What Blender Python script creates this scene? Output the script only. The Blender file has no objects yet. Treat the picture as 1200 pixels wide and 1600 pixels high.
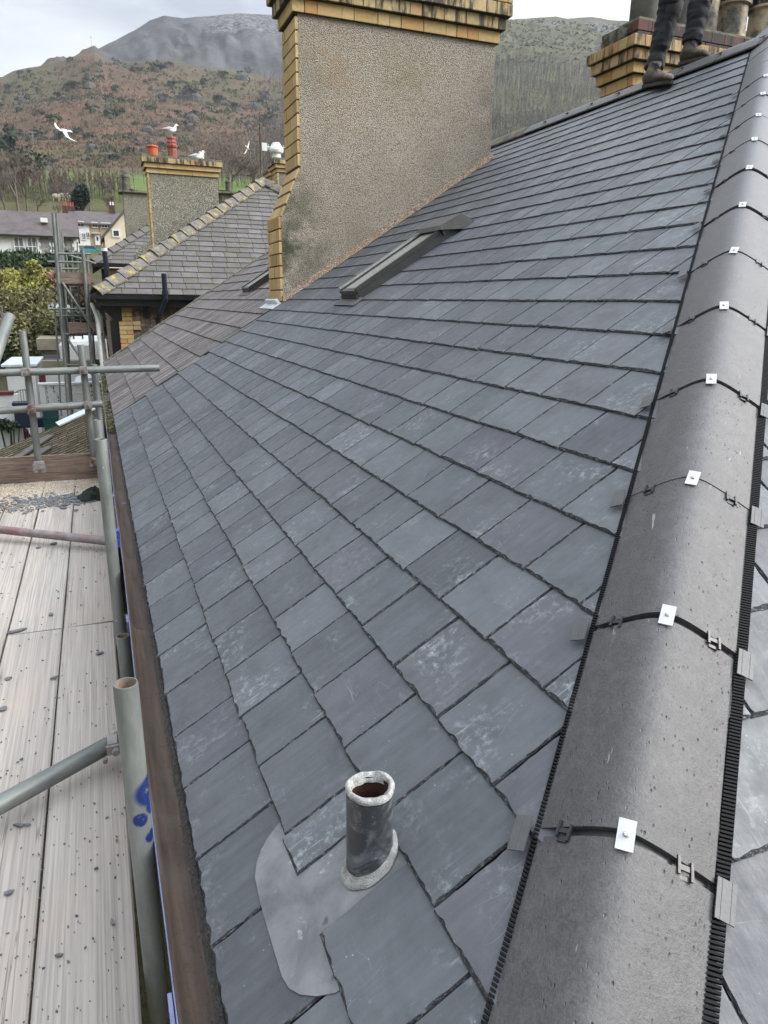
import bpy, bmesh, math, random
from mathutils import Vector as V, Matrix, noise as mn
rnd = random.Random(7)
S = bpy.context.scene
COL = S.collection
# ------------------------------------------------------------------ camera
F, YAW, PIT, ROL = 1110.0, 0.37936, 0.28756, -0.01198
CAM = V((-0.1117, 0.0, 1.3028))
cy, sy, cp, sp = math.cos(YAW), math.sin(YAW), math.cos(PIT), math.sin(PIT)
fw = V((sy*cp, cy*cp, -sp)); rt = V((cy, -sy, 0)); dn = fw.cross(rt)
c_, s_ = math.cos(ROL), math.sin(ROL)
R_ = c_*rt + s_*dn; D_ = -s_*rt + c_*dn
cam = bpy.data.objects.new('camera', bpy.data.cameras.new('camera')); COL.objects.link(cam)
cam.matrix_world = Matrix(((R_.x, -D_.x, -fw.x, CAM.x), (R_.y, -D_.y, -fw.y, CAM.y), (R_.z, -D_.z, -fw.z, CAM.z), (0, 0, 0, 1)))
cam.data.sensor_fit = 'VERTICAL'; cam.data.sensor_height = 36; cam.data.sensor_width = 27
cam.data.lens = F/1600*36; cam.data.clip_start = 0.02; cam.data.clip_end = 6000
S.camera = cam
S.render.resolution_x, S.render.resolution_y = 768, 1024
# ------------------------------------------------------------------ light
SUN_AZ, SUN_EL = math.radians(112), math.radians(32)      # azimuth from +Y towards +X
W = bpy.data.worlds.new('World'); S.world = W; W.use_nodes = True
def world():
    nt = W.node_tree; n = nt.nodes; l = nt.links; n.clear()
    sky = n.new('ShaderNodeTexSky'); sky.sky_type = 'NISHITA'; sky.sun_disc = False
    sky.sun_elevation = SUN_EL; sky.sun_rotation = SUN_AZ
    tc = n.new('ShaderNodeTexCoord')
    mp = n.new('ShaderNodeMapping'); mp.inputs['Scale'].default_value = (1, 1, 2.2)
    l.new(tc.outputs['Generated'], mp.inputs[0])
    no = n.new('ShaderNodeTexNoise'); no.inputs['Scale'].default_value = 3.1; no.inputs['Detail'].default_value = 7; no.inputs['Roughness'].default_value = .5
    no.inputs['Distortion'].default_value = .35
    l.new(mp.outputs[0], no.inputs['Vector'])
    cr = n.new('ShaderNodeValToRGB'); e = cr.color_ramp.elements
    e[0].position = .38; e[0].color = (3.9, 4.35, 5.1, 1); e[1].position = .64; e[1].color = (8.6, 8.8, 9.0, 1)
    m = cr.color_ramp.elements.new(.5); m.color = (5.8, 6.15, 6.7, 1)
    l.new(no.outputs['Fac'], cr.inputs[0])
    # a veil that is brighter round the hidden sun
    vm = n.new('ShaderNodeVectorMath'); vm.operation = 'DOT_PRODUCT'
    l.new(tc.outputs['Generated'], vm.inputs[0])
    vm.inputs[1].default_value = (math.sin(SUN_AZ)*math.cos(SUN_EL), math.cos(SUN_AZ)*math.cos(SUN_EL), math.sin(SUN_EL))
    mr = n.new('ShaderNodeMapRange'); mr.inputs[1].default_value = .2; mr.inputs[2].default_value = 1.; mr.inputs[3].default_value = .92; mr.inputs[4].default_value = 3.2
    l.new(vm.outputs['Value'], mr.inputs[0])
    mu = n.new('ShaderNodeVectorMath'); mu.operation = 'SCALE'
    l.new(cr.outputs[0], mu.inputs[0]); l.new(mr.outputs[0], mu.inputs['Scale'])
    sz = n.new('ShaderNodeSeparateXYZ'); l.new(tc.outputs['Generated'], sz.inputs[0])      # an overcast sky is brightest overhead
    zr = n.new('ShaderNodeMapRange'); zr.inputs[1].default_value = 0.; zr.inputs[2].default_value = 1.; zr.inputs[3].default_value = .62; zr.inputs[4].default_value = 2.0
    l.new(sz.outputs[2], zr.inputs[0])
    m2 = n.new('ShaderNodeVectorMath'); m2.operation = 'SCALE'; l.new(mu.outputs[0], m2.inputs[0]); l.new(zr.outputs[0], m2.inputs['Scale']); mu = m2
    mx = n.new('ShaderNodeMix'); mx.data_type = 'RGBA'; mx.inputs[0].default_value = .9
    l.new(sky.outputs[0], mx.inputs[6]); l.new(mu.outputs[0], mx.inputs[7])
    bg = n.new('ShaderNodeBackground'); bg.inputs[1].default_value = .1
    l.new(mx.outputs[2], bg.inputs[0])
    o = n.new('ShaderNodeOutputWorld'); l.new(bg.outputs[0], o.inputs[0])
world()
sl = bpy.data.lights.new('sun', 'SUN'); sl.energy = 2.6; sl.angle = math.radians(22); sl.color = (1, .95, .87)
so = bpy.data.objects.new('sun', sl); COL.objects.link(so)
so.rotation_euler = V((math.sin(SUN_AZ)*math.cos(SUN_EL), math.cos(SUN_AZ)*math.cos(SUN_EL), math.sin(SUN_EL))).to_track_quat('Z', 'Y').to_euler()
S.view_settings.view_transform = 'Standard'; S.view_settings.look = 'None'; S.view_settings.gamma = 1
S.view_settings.use_curve_mapping = False
S.view_settings.exposure = 0.5
S.render.engine = 'CYCLES'

def ray(u, v): return fw + R_*((u-600)/F) + D_*((v-800)/F)
def at(u, v, X=None, Y=None, Z=None, D=None):
    d = ray(u, v)
    t = D if D is not None else (X-CAM.x)/d.x if X is not None else (Y-CAM.y)/d.y if Y is not None else (Z-CAM.z)/d.z
    return CAM + d*t
# ------------------------------------------------------------------ materials
class NT:
    def __init__(s, name):
        s.m = bpy.data.materials.new(name); s.m.use_nodes = True
        s.t = s.m.node_tree; s.b = s.t.nodes['Principled BSDF']
        s.raw = s.t.nodes.new('ShaderNodeTexCoord').outputs['Object']
        oi = s.t.nodes.new('ShaderNodeObjectInfo'); v = s.t.nodes.new('ShaderNodeVectorMath'); v.operation = 'MULTIPLY_ADD'
        s.t.links.new(oi.outputs['Random'], v.inputs[0]); v.inputs[1].default_value = (17, 23, 29); s.t.links.new(s.raw, v.inputs[2])
        s.tc = v.outputs[0]
    def L(s, a, b):
        if isinstance(a, (int, float)): b.default_value = a
        elif isinstance(a, tuple): b.default_value = a if len(a) != 3 or b.type == 'VECTOR' else a+(1,)
        else: s.t.links.new(a, b)
    def attr(s, nm): 
        a = s.t.nodes.new('ShaderNodeAttribute'); a.attribute_name = nm; return a
    def offset(s, k=31.7):
        a = s.attr('rnd'); v = s.t.nodes.new('ShaderNodeVectorMath'); v.operation = 'SCALE'
        s.L(a.outputs['Color'], v.inputs[0]); v.inputs['Scale'].default_value = k
        w = s.t.nodes.new('ShaderNodeVectorMath'); s.L(s.tc, w.inputs[0]); s.L(v.outputs[0], w.inputs[1])
        s.rn = a.outputs['Fac']; s.tc = w.outputs[0]; return s
    def mapv(s, sc=(1, 1, 1), rot=(0, 0, 0)):
        m = s.t.nodes.new('ShaderNodeMapping'); m.inputs['Scale'].default_value = sc; m.inputs['Rotation'].default_value = rot
        s.L(s.tc, m.inputs[0]); return m.outputs[0]
    def noise(s, scale, detail=4, rough=.55, vec=None, dist=0):
        n = s.t.nodes.new('ShaderNodeTexNoise'); n.inputs['Scale'].default_value = scale; n.inputs['Detail'].default_value = detail
        n.inputs['Roughness'].default_value = rough; n.inputs['Distortion'].default_value = dist
        s.L(vec or s.tc, n.inputs['Vector']); return n.outputs['Fac']
    def voro(s, scale, vec=None, feat='F1', out='Distance'):
        n = s.t.nodes.new('ShaderNodeTexVoronoi'); n.feature = feat; n.inputs['Scale'].default_value = scale
        s.L(vec or s.tc, n.inputs['Vector']); return n.outputs[out]
    def rng(s, x, a, b, c=0., d=1.):
        n = s.t.nodes.new('ShaderNodeMapRange'); s.L(x, n.inputs[0])
        for i, q in enumerate((a, b, c, d)): n.inputs[i+1].default_value = q
        return n.outputs[0]
    def math(s, op, a, b=0.):
        n = s.t.nodes.new('ShaderNodeMath'); n.operation = op; s.L(a, n.inputs[0]); s.L(b, n.inputs[1]); return n.outputs[0]
    def mix(s, f, a, b):
        n = s.t.nodes.new('ShaderNodeMix'); n.data_type = 'RGBA'; s.L(f, n.inputs[0]); s.L(a, n.inputs[6]); s.L(b, n.inputs[7]); return n.outputs[2]
    def sep(s, vec=None):
        n = s.t.nodes.new('ShaderNodeSeparateXYZ'); s.L(vec or s.tc, n.inputs[0]); return n.outputs
    def sphere(s, p, r, soft=.3):
        n = s.t.nodes.new('ShaderNodeVectorMath'); n.operation = 'DISTANCE'; s.L(s.raw, n.inputs[0]); n.inputs[1].default_value = p
        return s.rng(n.outputs['Value'], r*(1-soft), r, 1, 0)
    def done(s, col, rough=.6, bump=None, bs=.3, dist=.01, metal=0., spec=.5, coat=0.):
        s.L(col, s.b.inputs['Base Color']); s.L(rough, s.b.inputs['Roughness']); s.L(metal, s.b.inputs['Metallic'])
        s.b.inputs['Specular IOR Level'].default_value = spec
        if bump is not None:
            b = s.t.nodes.new('ShaderNodeBump'); b.inputs['Strength'].default_value = bs; b.inputs['Distance'].default_value = dist
            s.L(bump, b.inputs['Height']); s.L(b.outputs[0], s.b.inputs['Normal'])
        return s.m
def simple(name, c, rough=.6, var=.25, sc=8, bs=.25, dist=.005, metal=0., spec=.5, dirt=None, dscale=3, dthr=.55):
    n = NT(name); a = tuple(x*(1-var) for x in c); b = tuple(min(1, x*(1+var)) for x in c)
    f = n.noise(sc, 6); col = n.mix(n.rng(f, .3, .7), a, b)
    if dirt: col = n.mix(n.rng(n.noise(dscale, 6, .65), dthr, dthr+.12), col, dirt)
    return n.done(col, rough, n.noise(sc*5, 5), bs, dist, metal, spec)
def slate_mat(name, ca, cb, chalk=.55, moss=None, rough=(.42, .62), seam=0):
    n = NT(name).offset()
    g = n.noise(1, 6, .6, n.mapv((55, 5, 20)))
    g2 = n.noise(7, 5, .6)
    fr = n.math('FRACT', n.math('MULTIPLY', n.rn, 7.31))
    col = n.mix(n.rng(fr, 0, 1), ca, cb)
    fr2 = n.math('FRACT', n.math('MULTIPLY', n.rn, 23.7))
    col = n.mix(n.rng(fr2, .62, 1, 0, .4), col, (cb[0]*.93, cb[1]*1.02, cb[2]*.98)); col = n.mix(n.rng(fr2, .3, 0, 0, .5), col, (ca[0]*1.12, ca[1]*.98, ca[2]*1.12))
    col = n.mix(n.rng(g, .3, .75, 0, .3), col, tuple(x*1.55 for x in cb))
    col = n.mix(n.rng(g2, .45, .75, 0, .4), col, tuple(x*.62 for x in ca))
    # chalky dust and scuffs left by handling and trimming
    patch = n.math('ADD', n.rng(n.noise(4.2, 5, .6), .52, .68), n.math('MULTIPLY', n.rng(n.math('FRACT', n.math('MULTIPLY', n.rn, 3.77)), .95, .98), n.rng(n.noise(6, 4), .35, .55)))
    fine = n.rng(n.noise(46, 9, .75), .5, .66)
    scr = n.rng(n.noise(1, 3, .5, n.mapv((130, 9, 30), (0, 0, .5))), .62, .72)
    fl = n.rng(n.voro(55), .06, .11, 1, 0)
    fl = n.math('MULTIPLY', fl, n.rng(n.noise(9), .5, .6))
    k = n.math('MULTIPLY', n.math('MAXIMUM', fine, scr), patch)
    lw = n.math('ABSOLUTE', n.math('SUBTRACT', n.noise(1, 2, .5, n.mapv((9, 2.6, 5), (0, 0, .9)), .6), .5)); lw = n.rng(lw, 0, .0035, 1, 0)
    lw2 = n.math('ABSOLUTE', n.math('SUBTRACT', n.noise(1, 2, .5, n.mapv((3, 16, 5), (0, 0, .35)), .4), .5)); lw2 = n.rng(lw2, 0, .003, 1, 0)
    lw = n.math('MULTIPLY', n.math('MAXIMUM', lw, lw2), n.rng(n.noise(5.5, 3), .54, .64, 0, .42))
    k = n.math('MULTIPLY', n.math('MAXIMUM', n.math('MAXIMUM', k, lw), fl), chalk)
    col = n.mix(k, col, (.42, .45, .47))
    if moss:
        mk = n.rng(n.noise(1.3, 7, .7), .46, .6, 0, .85); col = n.mix(mk, col, moss[0])
        mk = n.rng(n.noise(2.7, 8, .75), .6, .66, 0, .8); col = n.mix(mk, col, moss[1])
    r = n.rng(n.noise(20, 4), .3, .7, rough[0], rough[1])
    h = n.math('ADD', n.math('MULTIPLY', g, .5), n.noise(26, 6, .6))
    return n.done(col, r, h, .34, .006, spec=.5)
M = {}
def mats():
    M['slate'] = slate_mat('new_slate', (.058, .062, .070), (.112, .118, .128), .6, rough=(.46, .66))
    n = NT('slate_edge').offset()
    f = n.noise(1, 7, .75, n.mapv((60, 60, 200)))
    M['slate_edge'] = n.done(n.mix(n.rng(f, .53, .64), (.03, .032, .035), (.24, .25, .26)), .75, n.noise(120, 5), .9, .006)
    M['old_slate'] = slate_mat('old_slate', (.10, .085, .083), (.21, .178, .172), .3, ((.06, .054, .043), (.27, .25, .22)), (.5, .7))
    M['old_edge'] = simple('old_slate_edge', (.06, .055, .04), .9, .5, 40)
    M['grey_slate'] = slate_mat('weathered_slate', (.060, .055, .054), (.128, .114, .112), .2, ((.07, .07, .045), (.16, .155, .14)), (.55, .75))
    M['felt'] = simple('roof_underlay', (.02, .021, .023), .9)
    # concrete hip tile: fine speckle, slight sheen
    n = NT('hip_tile_concrete')
    sp_ = n.math('ADD', n.math('MULTIPLY', n.noise(170, 4, .8), .55), n.math('MULTIPLY', n.noise(62, 5, .8), .45)); pit = n.rng(n.voro(90, n.mapv((1, .5, 1))), .05, .2, 1, 0)
    pit = n.math('MULTIPLY', pit, n.rng(n.noise(35), .45, .6))
    col = n.mix(n.rng(sp_, .38, .62), (.056, .053, .054), (.108, .103, .101))
    col = n.mix(n.rng(n.noise(24, 8, .8), .48, .6, 0, .45), col, (.13, .125, .122)); col = n.mix(n.rng(n.noise(4, 6, .65), .5, .7, 0, .4), col, (.06, .056, .056))
    col = n.mix(n.math('MULTIPLY', pit, .75), col, (.03, .03, .03))
    sc_ = n.rng(n.noise(1, 3, .5, n.mapv((55, 9, 20), (0, 0, .3))), .73, .77, 0, .55)
    col = n.mix(sc_, col, (.5, .5, .48))
    M['tile'] = n.done(col, n.rng(sp_, .3, .7, .36, .52), n.math('SUBTRACT', sp_, pit), .8, .004, spec=.55)
    M['plastic'] = simple('black_plastic', (.022, .022, .024), .38, .2, 20, .1)
    M['comb'] = simple('black_comb_plastic', (.008, .008, .009), .7, .2, 20, .1, spec=.2)
    M['grey_plastic'] = simple('grey_plastic_tab', (.085, .085, .085), .5, .15, 30, .1)
    M['clip'] = simple('galvanised_clip', (.46, .46, .455), .38, .1, 60, .15, metal=.25)
    M['steel'] = simple('screw_steel', (.5, .5, .5), .3, .1, 60, metal=.8)
    n = NT('lead')
    w = n.noise(9, 6, .65, dist=.4)
    col = n.mix(n.rng(w, .35, .7), (.14, .145, .15), (.26, .265, .265))
    col = n.mix(n.rng(n.noise(30, 5, .7), .62, .7, 0, .6), col, (.48, .48, .47))
    col = n.mix(n.rng(n.noise(11, 3), .68, .72, 0, .8), col, (.06, .06, .055))
    M['lead'] = n.done(col, n.rng(w, .3, .7, .32, .5), w, .4, .006, .35)
    n = NT('lead_pipe')
    w = n.noise(11, 5, .6, dist=1.6)
    col = n.mix(n.rng(w, .5, .68), (.06, .064, .070), (.21, .23, .25))
    col = n.mix(n.rng(n.noise(60, 5, .8), .6, .7, 0, .5), col, (.55, .55, .54))
    M['leadpipe'] = n.done(col, .36, w, .5, .006, .3)
    M['leadlip'] = simple('beaten_lead_edge', (.30, .30, .29), .5, .35, 60, .9, .006, dirt=(.55, .54, .5), dscale=38, dthr=.53)
    M['rust'] = simple('rusted_iron', (.05, .02, .013), .95, .6, 30, .8)
    # timber boards
    n = NT('scaffold_board').offset()
    gr = n.noise(1, 7, .62, n.mapv((120, 1.3, 10)), .15); big = n.noise(2.4, 5, .6)
    col = n.mix(n.rn, (.37, .332, .295), (.44, .405, .37))
    col = n.mix(n.rng(gr, .38, .6), (.29, .262, .235), col)
    col = n.mix(n.rng(big, .52, .75, 0, .6), col, (.42, .34, .28))
    crk = n.rng(n.noise(1, 3, .5, n.mapv((26, .55, 5)), .2), .485, .497, 0, 1)
    crk2 = n.rng(n.noise(1, 3, .5, n.mapv((26, .55, 5)), .2), .50, .512, 1, 0)
    crk = n.math('MULTIPLY', n.math('MULTIPLY', crk, crk2), n.rng(n.noise(1.3), .52, .6, 0, .55))
    col = n.mix(crk, col, (.09, .07, .06))
    sp2 = n.rng(n.noise(60, 6, .8), .69, .74, 0, .5)
    col = n.mix(sp2, col, (.1, .09, .085))
    M['board'] = n.done(col, .8, n.math('SUBTRACT', gr, crk), .35, .004, spec=.3)
    n = NT('toe_board_wood').offset(); gr = n.noise(1, 7, .65, n.mapv((5, 5, 70)), .5)
    M['toe'] = n.done(n.mix(n.rng(gr, .35, .65), (.11, .075, .055), (.26, .19, .15)), .85, gr, .5, .006)
    # galvanised tube
    n = NT('galvanised_tube')
    w = n.noise(1, 6, .65, n.mapv((18, 18, 5))); col = n.mix(n.rng(w, .35, .7), (.13, .14, .13), (.23, .24, .225))
    col = n.mix(n.rng(n.noise(40, 6, .8), .62, .68, 0, .5), col, (.08, .08, .075))
    col = n.mix(n.rng(n.noise(22, 5, .7), .68, .72, 0, .8), col, (.55, .55, .5))
    M['tube'] = n.done(col, n.rng(w, .3, .7, .42, .62), w, .25, .003, .35)
    n = NT('painted_tube')
    w = n.noise(1, 6, .65, n.mapv((18, 18, 5))); col = n.mix(n.rng(w, .35, .7), (.13, .14, .13), (.23, .24, .225))
    bl = n.math('MAXIMUM', n.sphere((.02, -.02, -.30), .05, .2), n.math('MAXIMUM', n.sphere((.024, -.02, -.345), .032, .2), n.sphere((-.02, -.024, -.37), .022, .2)))
    bl = n.math('MAXIMUM', bl, n.sphere((.005, -.029, -.43), .02, .2))
    bl = n.math('MULTIPLY', bl, n.rng(n.noise(30, 5, .7), .36, .42))
    col = n.mix(bl, col, (.012, .03, .14))
    M['tube_blue'] = n.done(col, .5, w, .25, .003, .3)
    M['tube_red'] = simple('red_tinged_tube', (.22, .19, .19), .55, .3, 12, .3, metal=.2, dirt=(.24, .12, .12), dscale=2.5, dthr=.5)
    M['tubein'] = simple('tube_inside_rust', (.22, .16, .11), .9, .4, 30)
    M['coupler'] = simple('scaffold_coupler', (.25, .235, .22), .6, .3, 40, metal=.4, dirt=(.14, .05, .03), dscale=9, dthr=.5)
    M['bluepaint'] = simple('blue_paint', (.03, .06, .3), .5, .3, 30)
    n = NT('gutter_iron')
    w = n.noise(1, 6, .65, n.mapv((40, 2.5, 40))); col = n.mix(n.rng(w, .35, .7), (.055, .04, .032), (.135, .094, .070))
    col = n.mix(n.rng(n.noise(60, 6, .8), .55, .66, 0, .8), col, (.035, .025, .02))
    col = n.mix(n.rng(n.noise(3, 5), .52, .7, 0, .5), col, (.14, .115, .10))
    M['gutter'] = n.done(col, .6, n.noise(90, 5, .8), .6, .004)
    M['gutterlip'] = simple('gutter_outer_paint', (.10, .12, .22), .5, .25, 20)
    M['grit'] = simple('gritty_mortar', (.11, .10, .092), .95, .4, 60, 1., .01)
    # roughcast
    def rough(nm, a, b, scale, orange, green, dk):
        n = NT(nm); v = n.voro(scale); vc = n.voro(scale, out='Color')
        s3 = n.sep(vc)
        col = n.mix(n.rng(s3[0], 0, 1), a, b)
        col = n.mix(n.rng(s3[1], .82, .88, 0, .55), col, (.6, .56, .49))
        col = n.mix(n.rng(v, .42, .75, 0, .6), col, (.07, .06, .045))
        for p, r, c, k in orange:
            col = n.mix(n.math('MULTIPLY', n.math('MULTIPLY', n.sphere(p, r, .95), k), n.rng(n.noise(6, 5), .35, .6)), col, c)
        col = n.mix(n.rng(n.noise(.9, 5, .6), .5, .75, 0, .4), col, green)
        return n.done(col, .95, n.rng(v, 0, .8, 1, 0), 1., .012)
    M['rough'] = rough('roughcast_render', (.365, .315, .245), (.53, .465, .375), 90,
        [((2.65, 0, 3.85), .5, (.33, .2, .08), .4), ((2.75, 0, 3.4), .4, (.34, .21, .1), .3), ((3.5, 0, 3.75), .5, (.2, .18, .08), .5),
         ((2.0, 0, 1.9), .75, (.045, .06, .03), .95), ((2.1, 0, 2.5), .45, (.07, .08, .04), .7), ((4.75, 0, 3.6), .6, (.10, .10, .08), .5)], (.15, .14, .10), .5)
    M['rough2'] = rough('old_roughcast', (.20, .19, .145), (.31, .295, .23), 40, [], (.13, .13, .075), .5)
    M['pebble'] = rough('fresh_pebble_fillet', (.22, .14, .085), (.48, .38, .27), 60, [], (.28, .15, .09), .5)
    def brick(nm, a, b, soot, st):
        n = NT(nm).offset(3.3)
        col = n.mix(n.rn, a, b); oi = n.t.nodes.new('ShaderNodeObjectInfo'); q1 = n.math('FRACT', n.math('MULTIPLY', oi.outputs['Random'], 5.7))
        col = n.mix(n.rng(q1, .8, .9, 0, .6), col, (a[0], a[1]*.68, a[2]*.5)); col = n.mix(n.rng(oi.outputs['Random'], .25, 0, 0, .5), col, tuple(x*.6 for x in a))
        col = n.mix(n.rng(n.noise(30, 5), .4, .7, 0, .4), col, tuple(x*.65 for x in a))
        sx = n.noise(1, 6, .65, n.mapv((5, 5, 1.2)))
        col = n.mix(n.rng(sx, st, st+.09, 0, .93), col, soot)
        return n.done(col, .75, n.noise(60, 5), .4, .004)
    M['buff'] = brick('buff_brick', (.47, .31, .12), (.61, .45, .22), (.10, .065, .03), .64)
    M['buffsoot'] = brick('sooty_buff_brick', (.45, .31, .13), (.55, .43, .23), (.03, .026, .02), .47)
    M['redsoot'] = brick('sooty_red_brick', (.12, .04, .028), (.09, .05, .04), (.02, .02, .018), .46)
    M['mortar'] = simple('dark_mortar', (.06, .05, .035), .95, .3, 30)
    M['mossy'] = simple('mossy_cement', (.17, .17, .13), .95, .4, 14, .8, .01, dirt=(.06, .055, .03), dscale=6, dthr=.5)
    M['pinkmortar'] = simple('pink_mortar', (.42, .27, .2), .95, .3, 25, .6)
    M['oldridge'] = simple('lichened_ridge_tile', (.13, .12, .11), .9, .4, 9, .6, .01, dirt=(.33, .25, .05), dscale=6, dthr=.53)
    M['fskylight'] = simple('skylight_grey_metal', (.065, .063, .06), .38, .15, 8, .1, metal=.5)
    M['leadflap'] = simple('grey_flashing', (.085, .082, .078), .5, .2, 9, .4)
    M['alum'] = simple('bright_aluminium', (.6, .6, .6), .25, .1, 9, metal=.9)
    n = NT('wet_glass'); v = n.noise(150, 3, .6)
    M['dewglass'] = n.done(n.mix(n.rng(v, .45, .6), (.17, .17, .15), (.42, .42, .37)), .3, v, .5, .004)
    M['black'] = simple('black_gloss_paint', (.012, .012, .014), .3, .3, 9)
    M['navy'] = simple('dark_navy_iron', (.012, .016, .028), .35, .3, 9)
    M['white'] = simple('white_paint', (.72, .72, .70), .6, .08, 4, .15, dirt=(.45, .44, .4), dscale=1.3, dthr=.62)
    M['cream'] = simple('cream_render', (.66, .58, .44), .8, .08, 5)
    M['tanwall'] = simple('tan_render', (.34, .26, .18), .85, .12, 5)
    M['pinkwall'] = simple('pink_brown_wall', (.36, .25, .2), .85, .12, 5)
    n = NT('rubble_wall'); v = n.voro(11, feat='DISTANCE_TO_EDGE'); vc = n.sep(n.voro(11, out='Color'))
    col = n.mix(n.rng(vc[0], 0, 1), (.16, .12, .085), (.33, .25, .17)); col = n.mix(n.rng(vc[1], .75, .8), col, (.1, .1, .11))
    col = n.mix(n.rng(n.noise(40, 5, .8), .45, .6, 0, .6), col, (.36, .29, .2))
    M['rubble'] = n.done(col, .95, n.rng(v, 0, .12), .8, .03)
    n = NT('stone_wall'); v = n.voro(3.2, feat='DISTANCE_TO_EDGE'); vc = n.sep(n.voro(3.2, out='Color'))
    M['stone'] = n.done(n.mix(n.rng(v, .02, .08), (.4, .39, .37), n.mix(n.rng(vc[0], 0, 1), (.14, .135, .13), (.3, .29, .27))), .95, v, .5, .03)
    M['glass'] = simple('window_glass', (.05, .06, .07), .08, .2, 2, 0, spec=.9)
    M['blind'] = simple('net_curtained_pane', (.16, .17, .17), .3, .2, 3, 0)
    M['purpleroof'] = slate_mat('far_purple_slate', (.085, .072, .07), (.12, .10, .096), .05, ((.06, .055, .048), (.14, .12, .115)), (.6, .8))
    M['terracotta'] = simple('terracotta', (.45, .10, .04), .8, .2, 12)
    M['redpot'] = simple('weathered_red_pot', (.27, .075, .06), .8, .35, 18, dirt=(.5, .45, .4), dscale=9, dthr=.62)
    n = NT('sooty_buff_pot'); z = n.noise(3.2, 5, .6); col = n.mix(n.rng(z, .42, .56), (.04, .036, .03), (.46, .38, .25))
    M['pot'] = n.done(n.mix(n.rng(n.noise(12, 5), .4, .7, 0, .4), col, (.34, .31, .25)), .7, z, .3, .01)
    M['darkpot'] = simple('soot_dark_pot', (.075, .07, .055), .75, .4, 6, dirt=(.2, .18, .13), dscale=4)
    M['moss'] = simple('moss_growth', (.07, .065, .025), 1, .5, 40, 1, .01)
    # foliage, people, birds
    M['bird'] = simple('gull_white_feathers', (.82, .82, .80), .7, .05, 30)
    M['birdgrey'] = simple('gull_grey_wing', (.42, .43, .45), .7, .1, 30)
    M['beak'] = simple('gull_yellow_bill', (.6, .38, .05), .5)
    M['feet'] = simple('gull_pink_leg', (.5, .3, .25), .6)
    n = NT('work_trousers'); w = n.noise(7, 6, .6, dist=1.); f = n.rng(n.noise(30, 6, .8), .66, .72, 0, .5)
    M['trouser'] = n.done(n.mix(f, n.mix(n.rng(w, .35, .7), (.005, .006, .009), (.024, .027, .034)), (.2, .2, .2)), .85, w, 1., .02)
    M['patch'] = simple('dark_work_fabric', (.018, .018, .02), .8, .4, 60, .5)
    M['boot'] = simple('dusty_boot_leather', (.075, .058, .045), .85, .35, 20, .6, .01, dirt=(.22, .2, .17), dscale=9)
    M['sole'] = simple('boot_sole_rubber', (.05, .043, .036), .9, .3, 30)
    M['skin'] = simple('skin', (.45, .26, .19), .55, .08, 20, .1)
    M['jacket'] = simple('dark_work_jacket', (.03, .033, .04), .85, .3, 9, .5, .02)
    M['hair'] = simple('dark_hair', (.03, .02, .013), .6, .3, 60)
    M['cloth'] = simple('dark_green_cloth', (.006, .012, .008), .9, .5, 30, .8, .01)
    M['chip'] = simple('slate_chips', (.12, .125, .135), .6, .4, 40)
    M['sawdust'] = simple('pale_grit', (.55, .47, .36), .9, .4, 80)
    M['woodtrunk'] = simple('bare_bark', (.13, .11, .09), .95, .3, 5)
    M['twig'] = simple('winter_twigs', (.15, .115, .09), .95, .3, 2)
    M['twiggrey'] = simple('grey_winter_twigs', (.115, .105, .095), .95, .3, .3)
    M['gorse'] = simple('gorse_foliage', (.05, .056, .032), .95, .35, .6)
    M['gorse2'] = simple('grey_scrub', (.085, .08, .068), .95, .3, .5)
    M['heath'] = simple('low_heath_tufts', (.075, .07, .035), .95, .4, .2)
    M['bracken'] = simple('dead_bracken', (.15, .095, .06), .95, .4, .3)
    M['ivy'] = simple('ivy_leaves', (.03, .055, .018), .6, .4, 2)
    M['yellowleaf'] = simple('yellow_green_leaves', (.235, .235, .055), .7, .35, 1.5)
    M['olive'] = simple('olive_twig_leaves', (.17, .16, .07), .8, .35, 1.5)
    M['redtwig'] = simple('russet_stems', (.20, .10, .07), .85, .3, 2)
    M['conifer'] = simple('conifer_needles', (.018, .032, .02), .9, .3, 2)
    M['bin'] = simple('teal_plastic_box', (.02, .085, .085), .45, .15, 8, .1)
    M['binblue'] = simple('navy_plastic_bin', (.012, .018, .045), .45, .2, 8, .1)
    M['maroon'] = simple('maroon_paint', (.14, .02, .025), .6, .2, 8)
    M['garage'] = simple('lilac_grey_garage_door', (.26, .245, .27), .6, .15, 3)
    M['orange'] = simple('orange_brick_red_door', (.33, .10, .035), .7, .2, 6)
    M['concrete'] = simple('mossy_concrete', (.23, .21, .15), .95, .25, 2, .5)
    M['mossroof'] = slate_mat('moss_covered_slate', (.095, .065, .04), (.22, .18, .145), .5, ((.07, .036, .012), (.11, .075, .022)), (.8, .95))
    M['whitelead'] = simple('pale_metal_flashing', (.6, .65, .68), .4, .1, 4)
    M['bluecar'] = simple('teal_car_paint', (.03, .28, .36), .25, .1, 3)
    M['tyre'] = simple('black_tyre', (.02, .02, .02), .8)
    M['bronzewall'] = simple('field_wall_slate', (.08, .085, .095), .95, .4, .5)
    M['aerial'] = simple('aerial_metal', (.4, .4, .4), .4, .1, 9, metal=.6)
mats()
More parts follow.
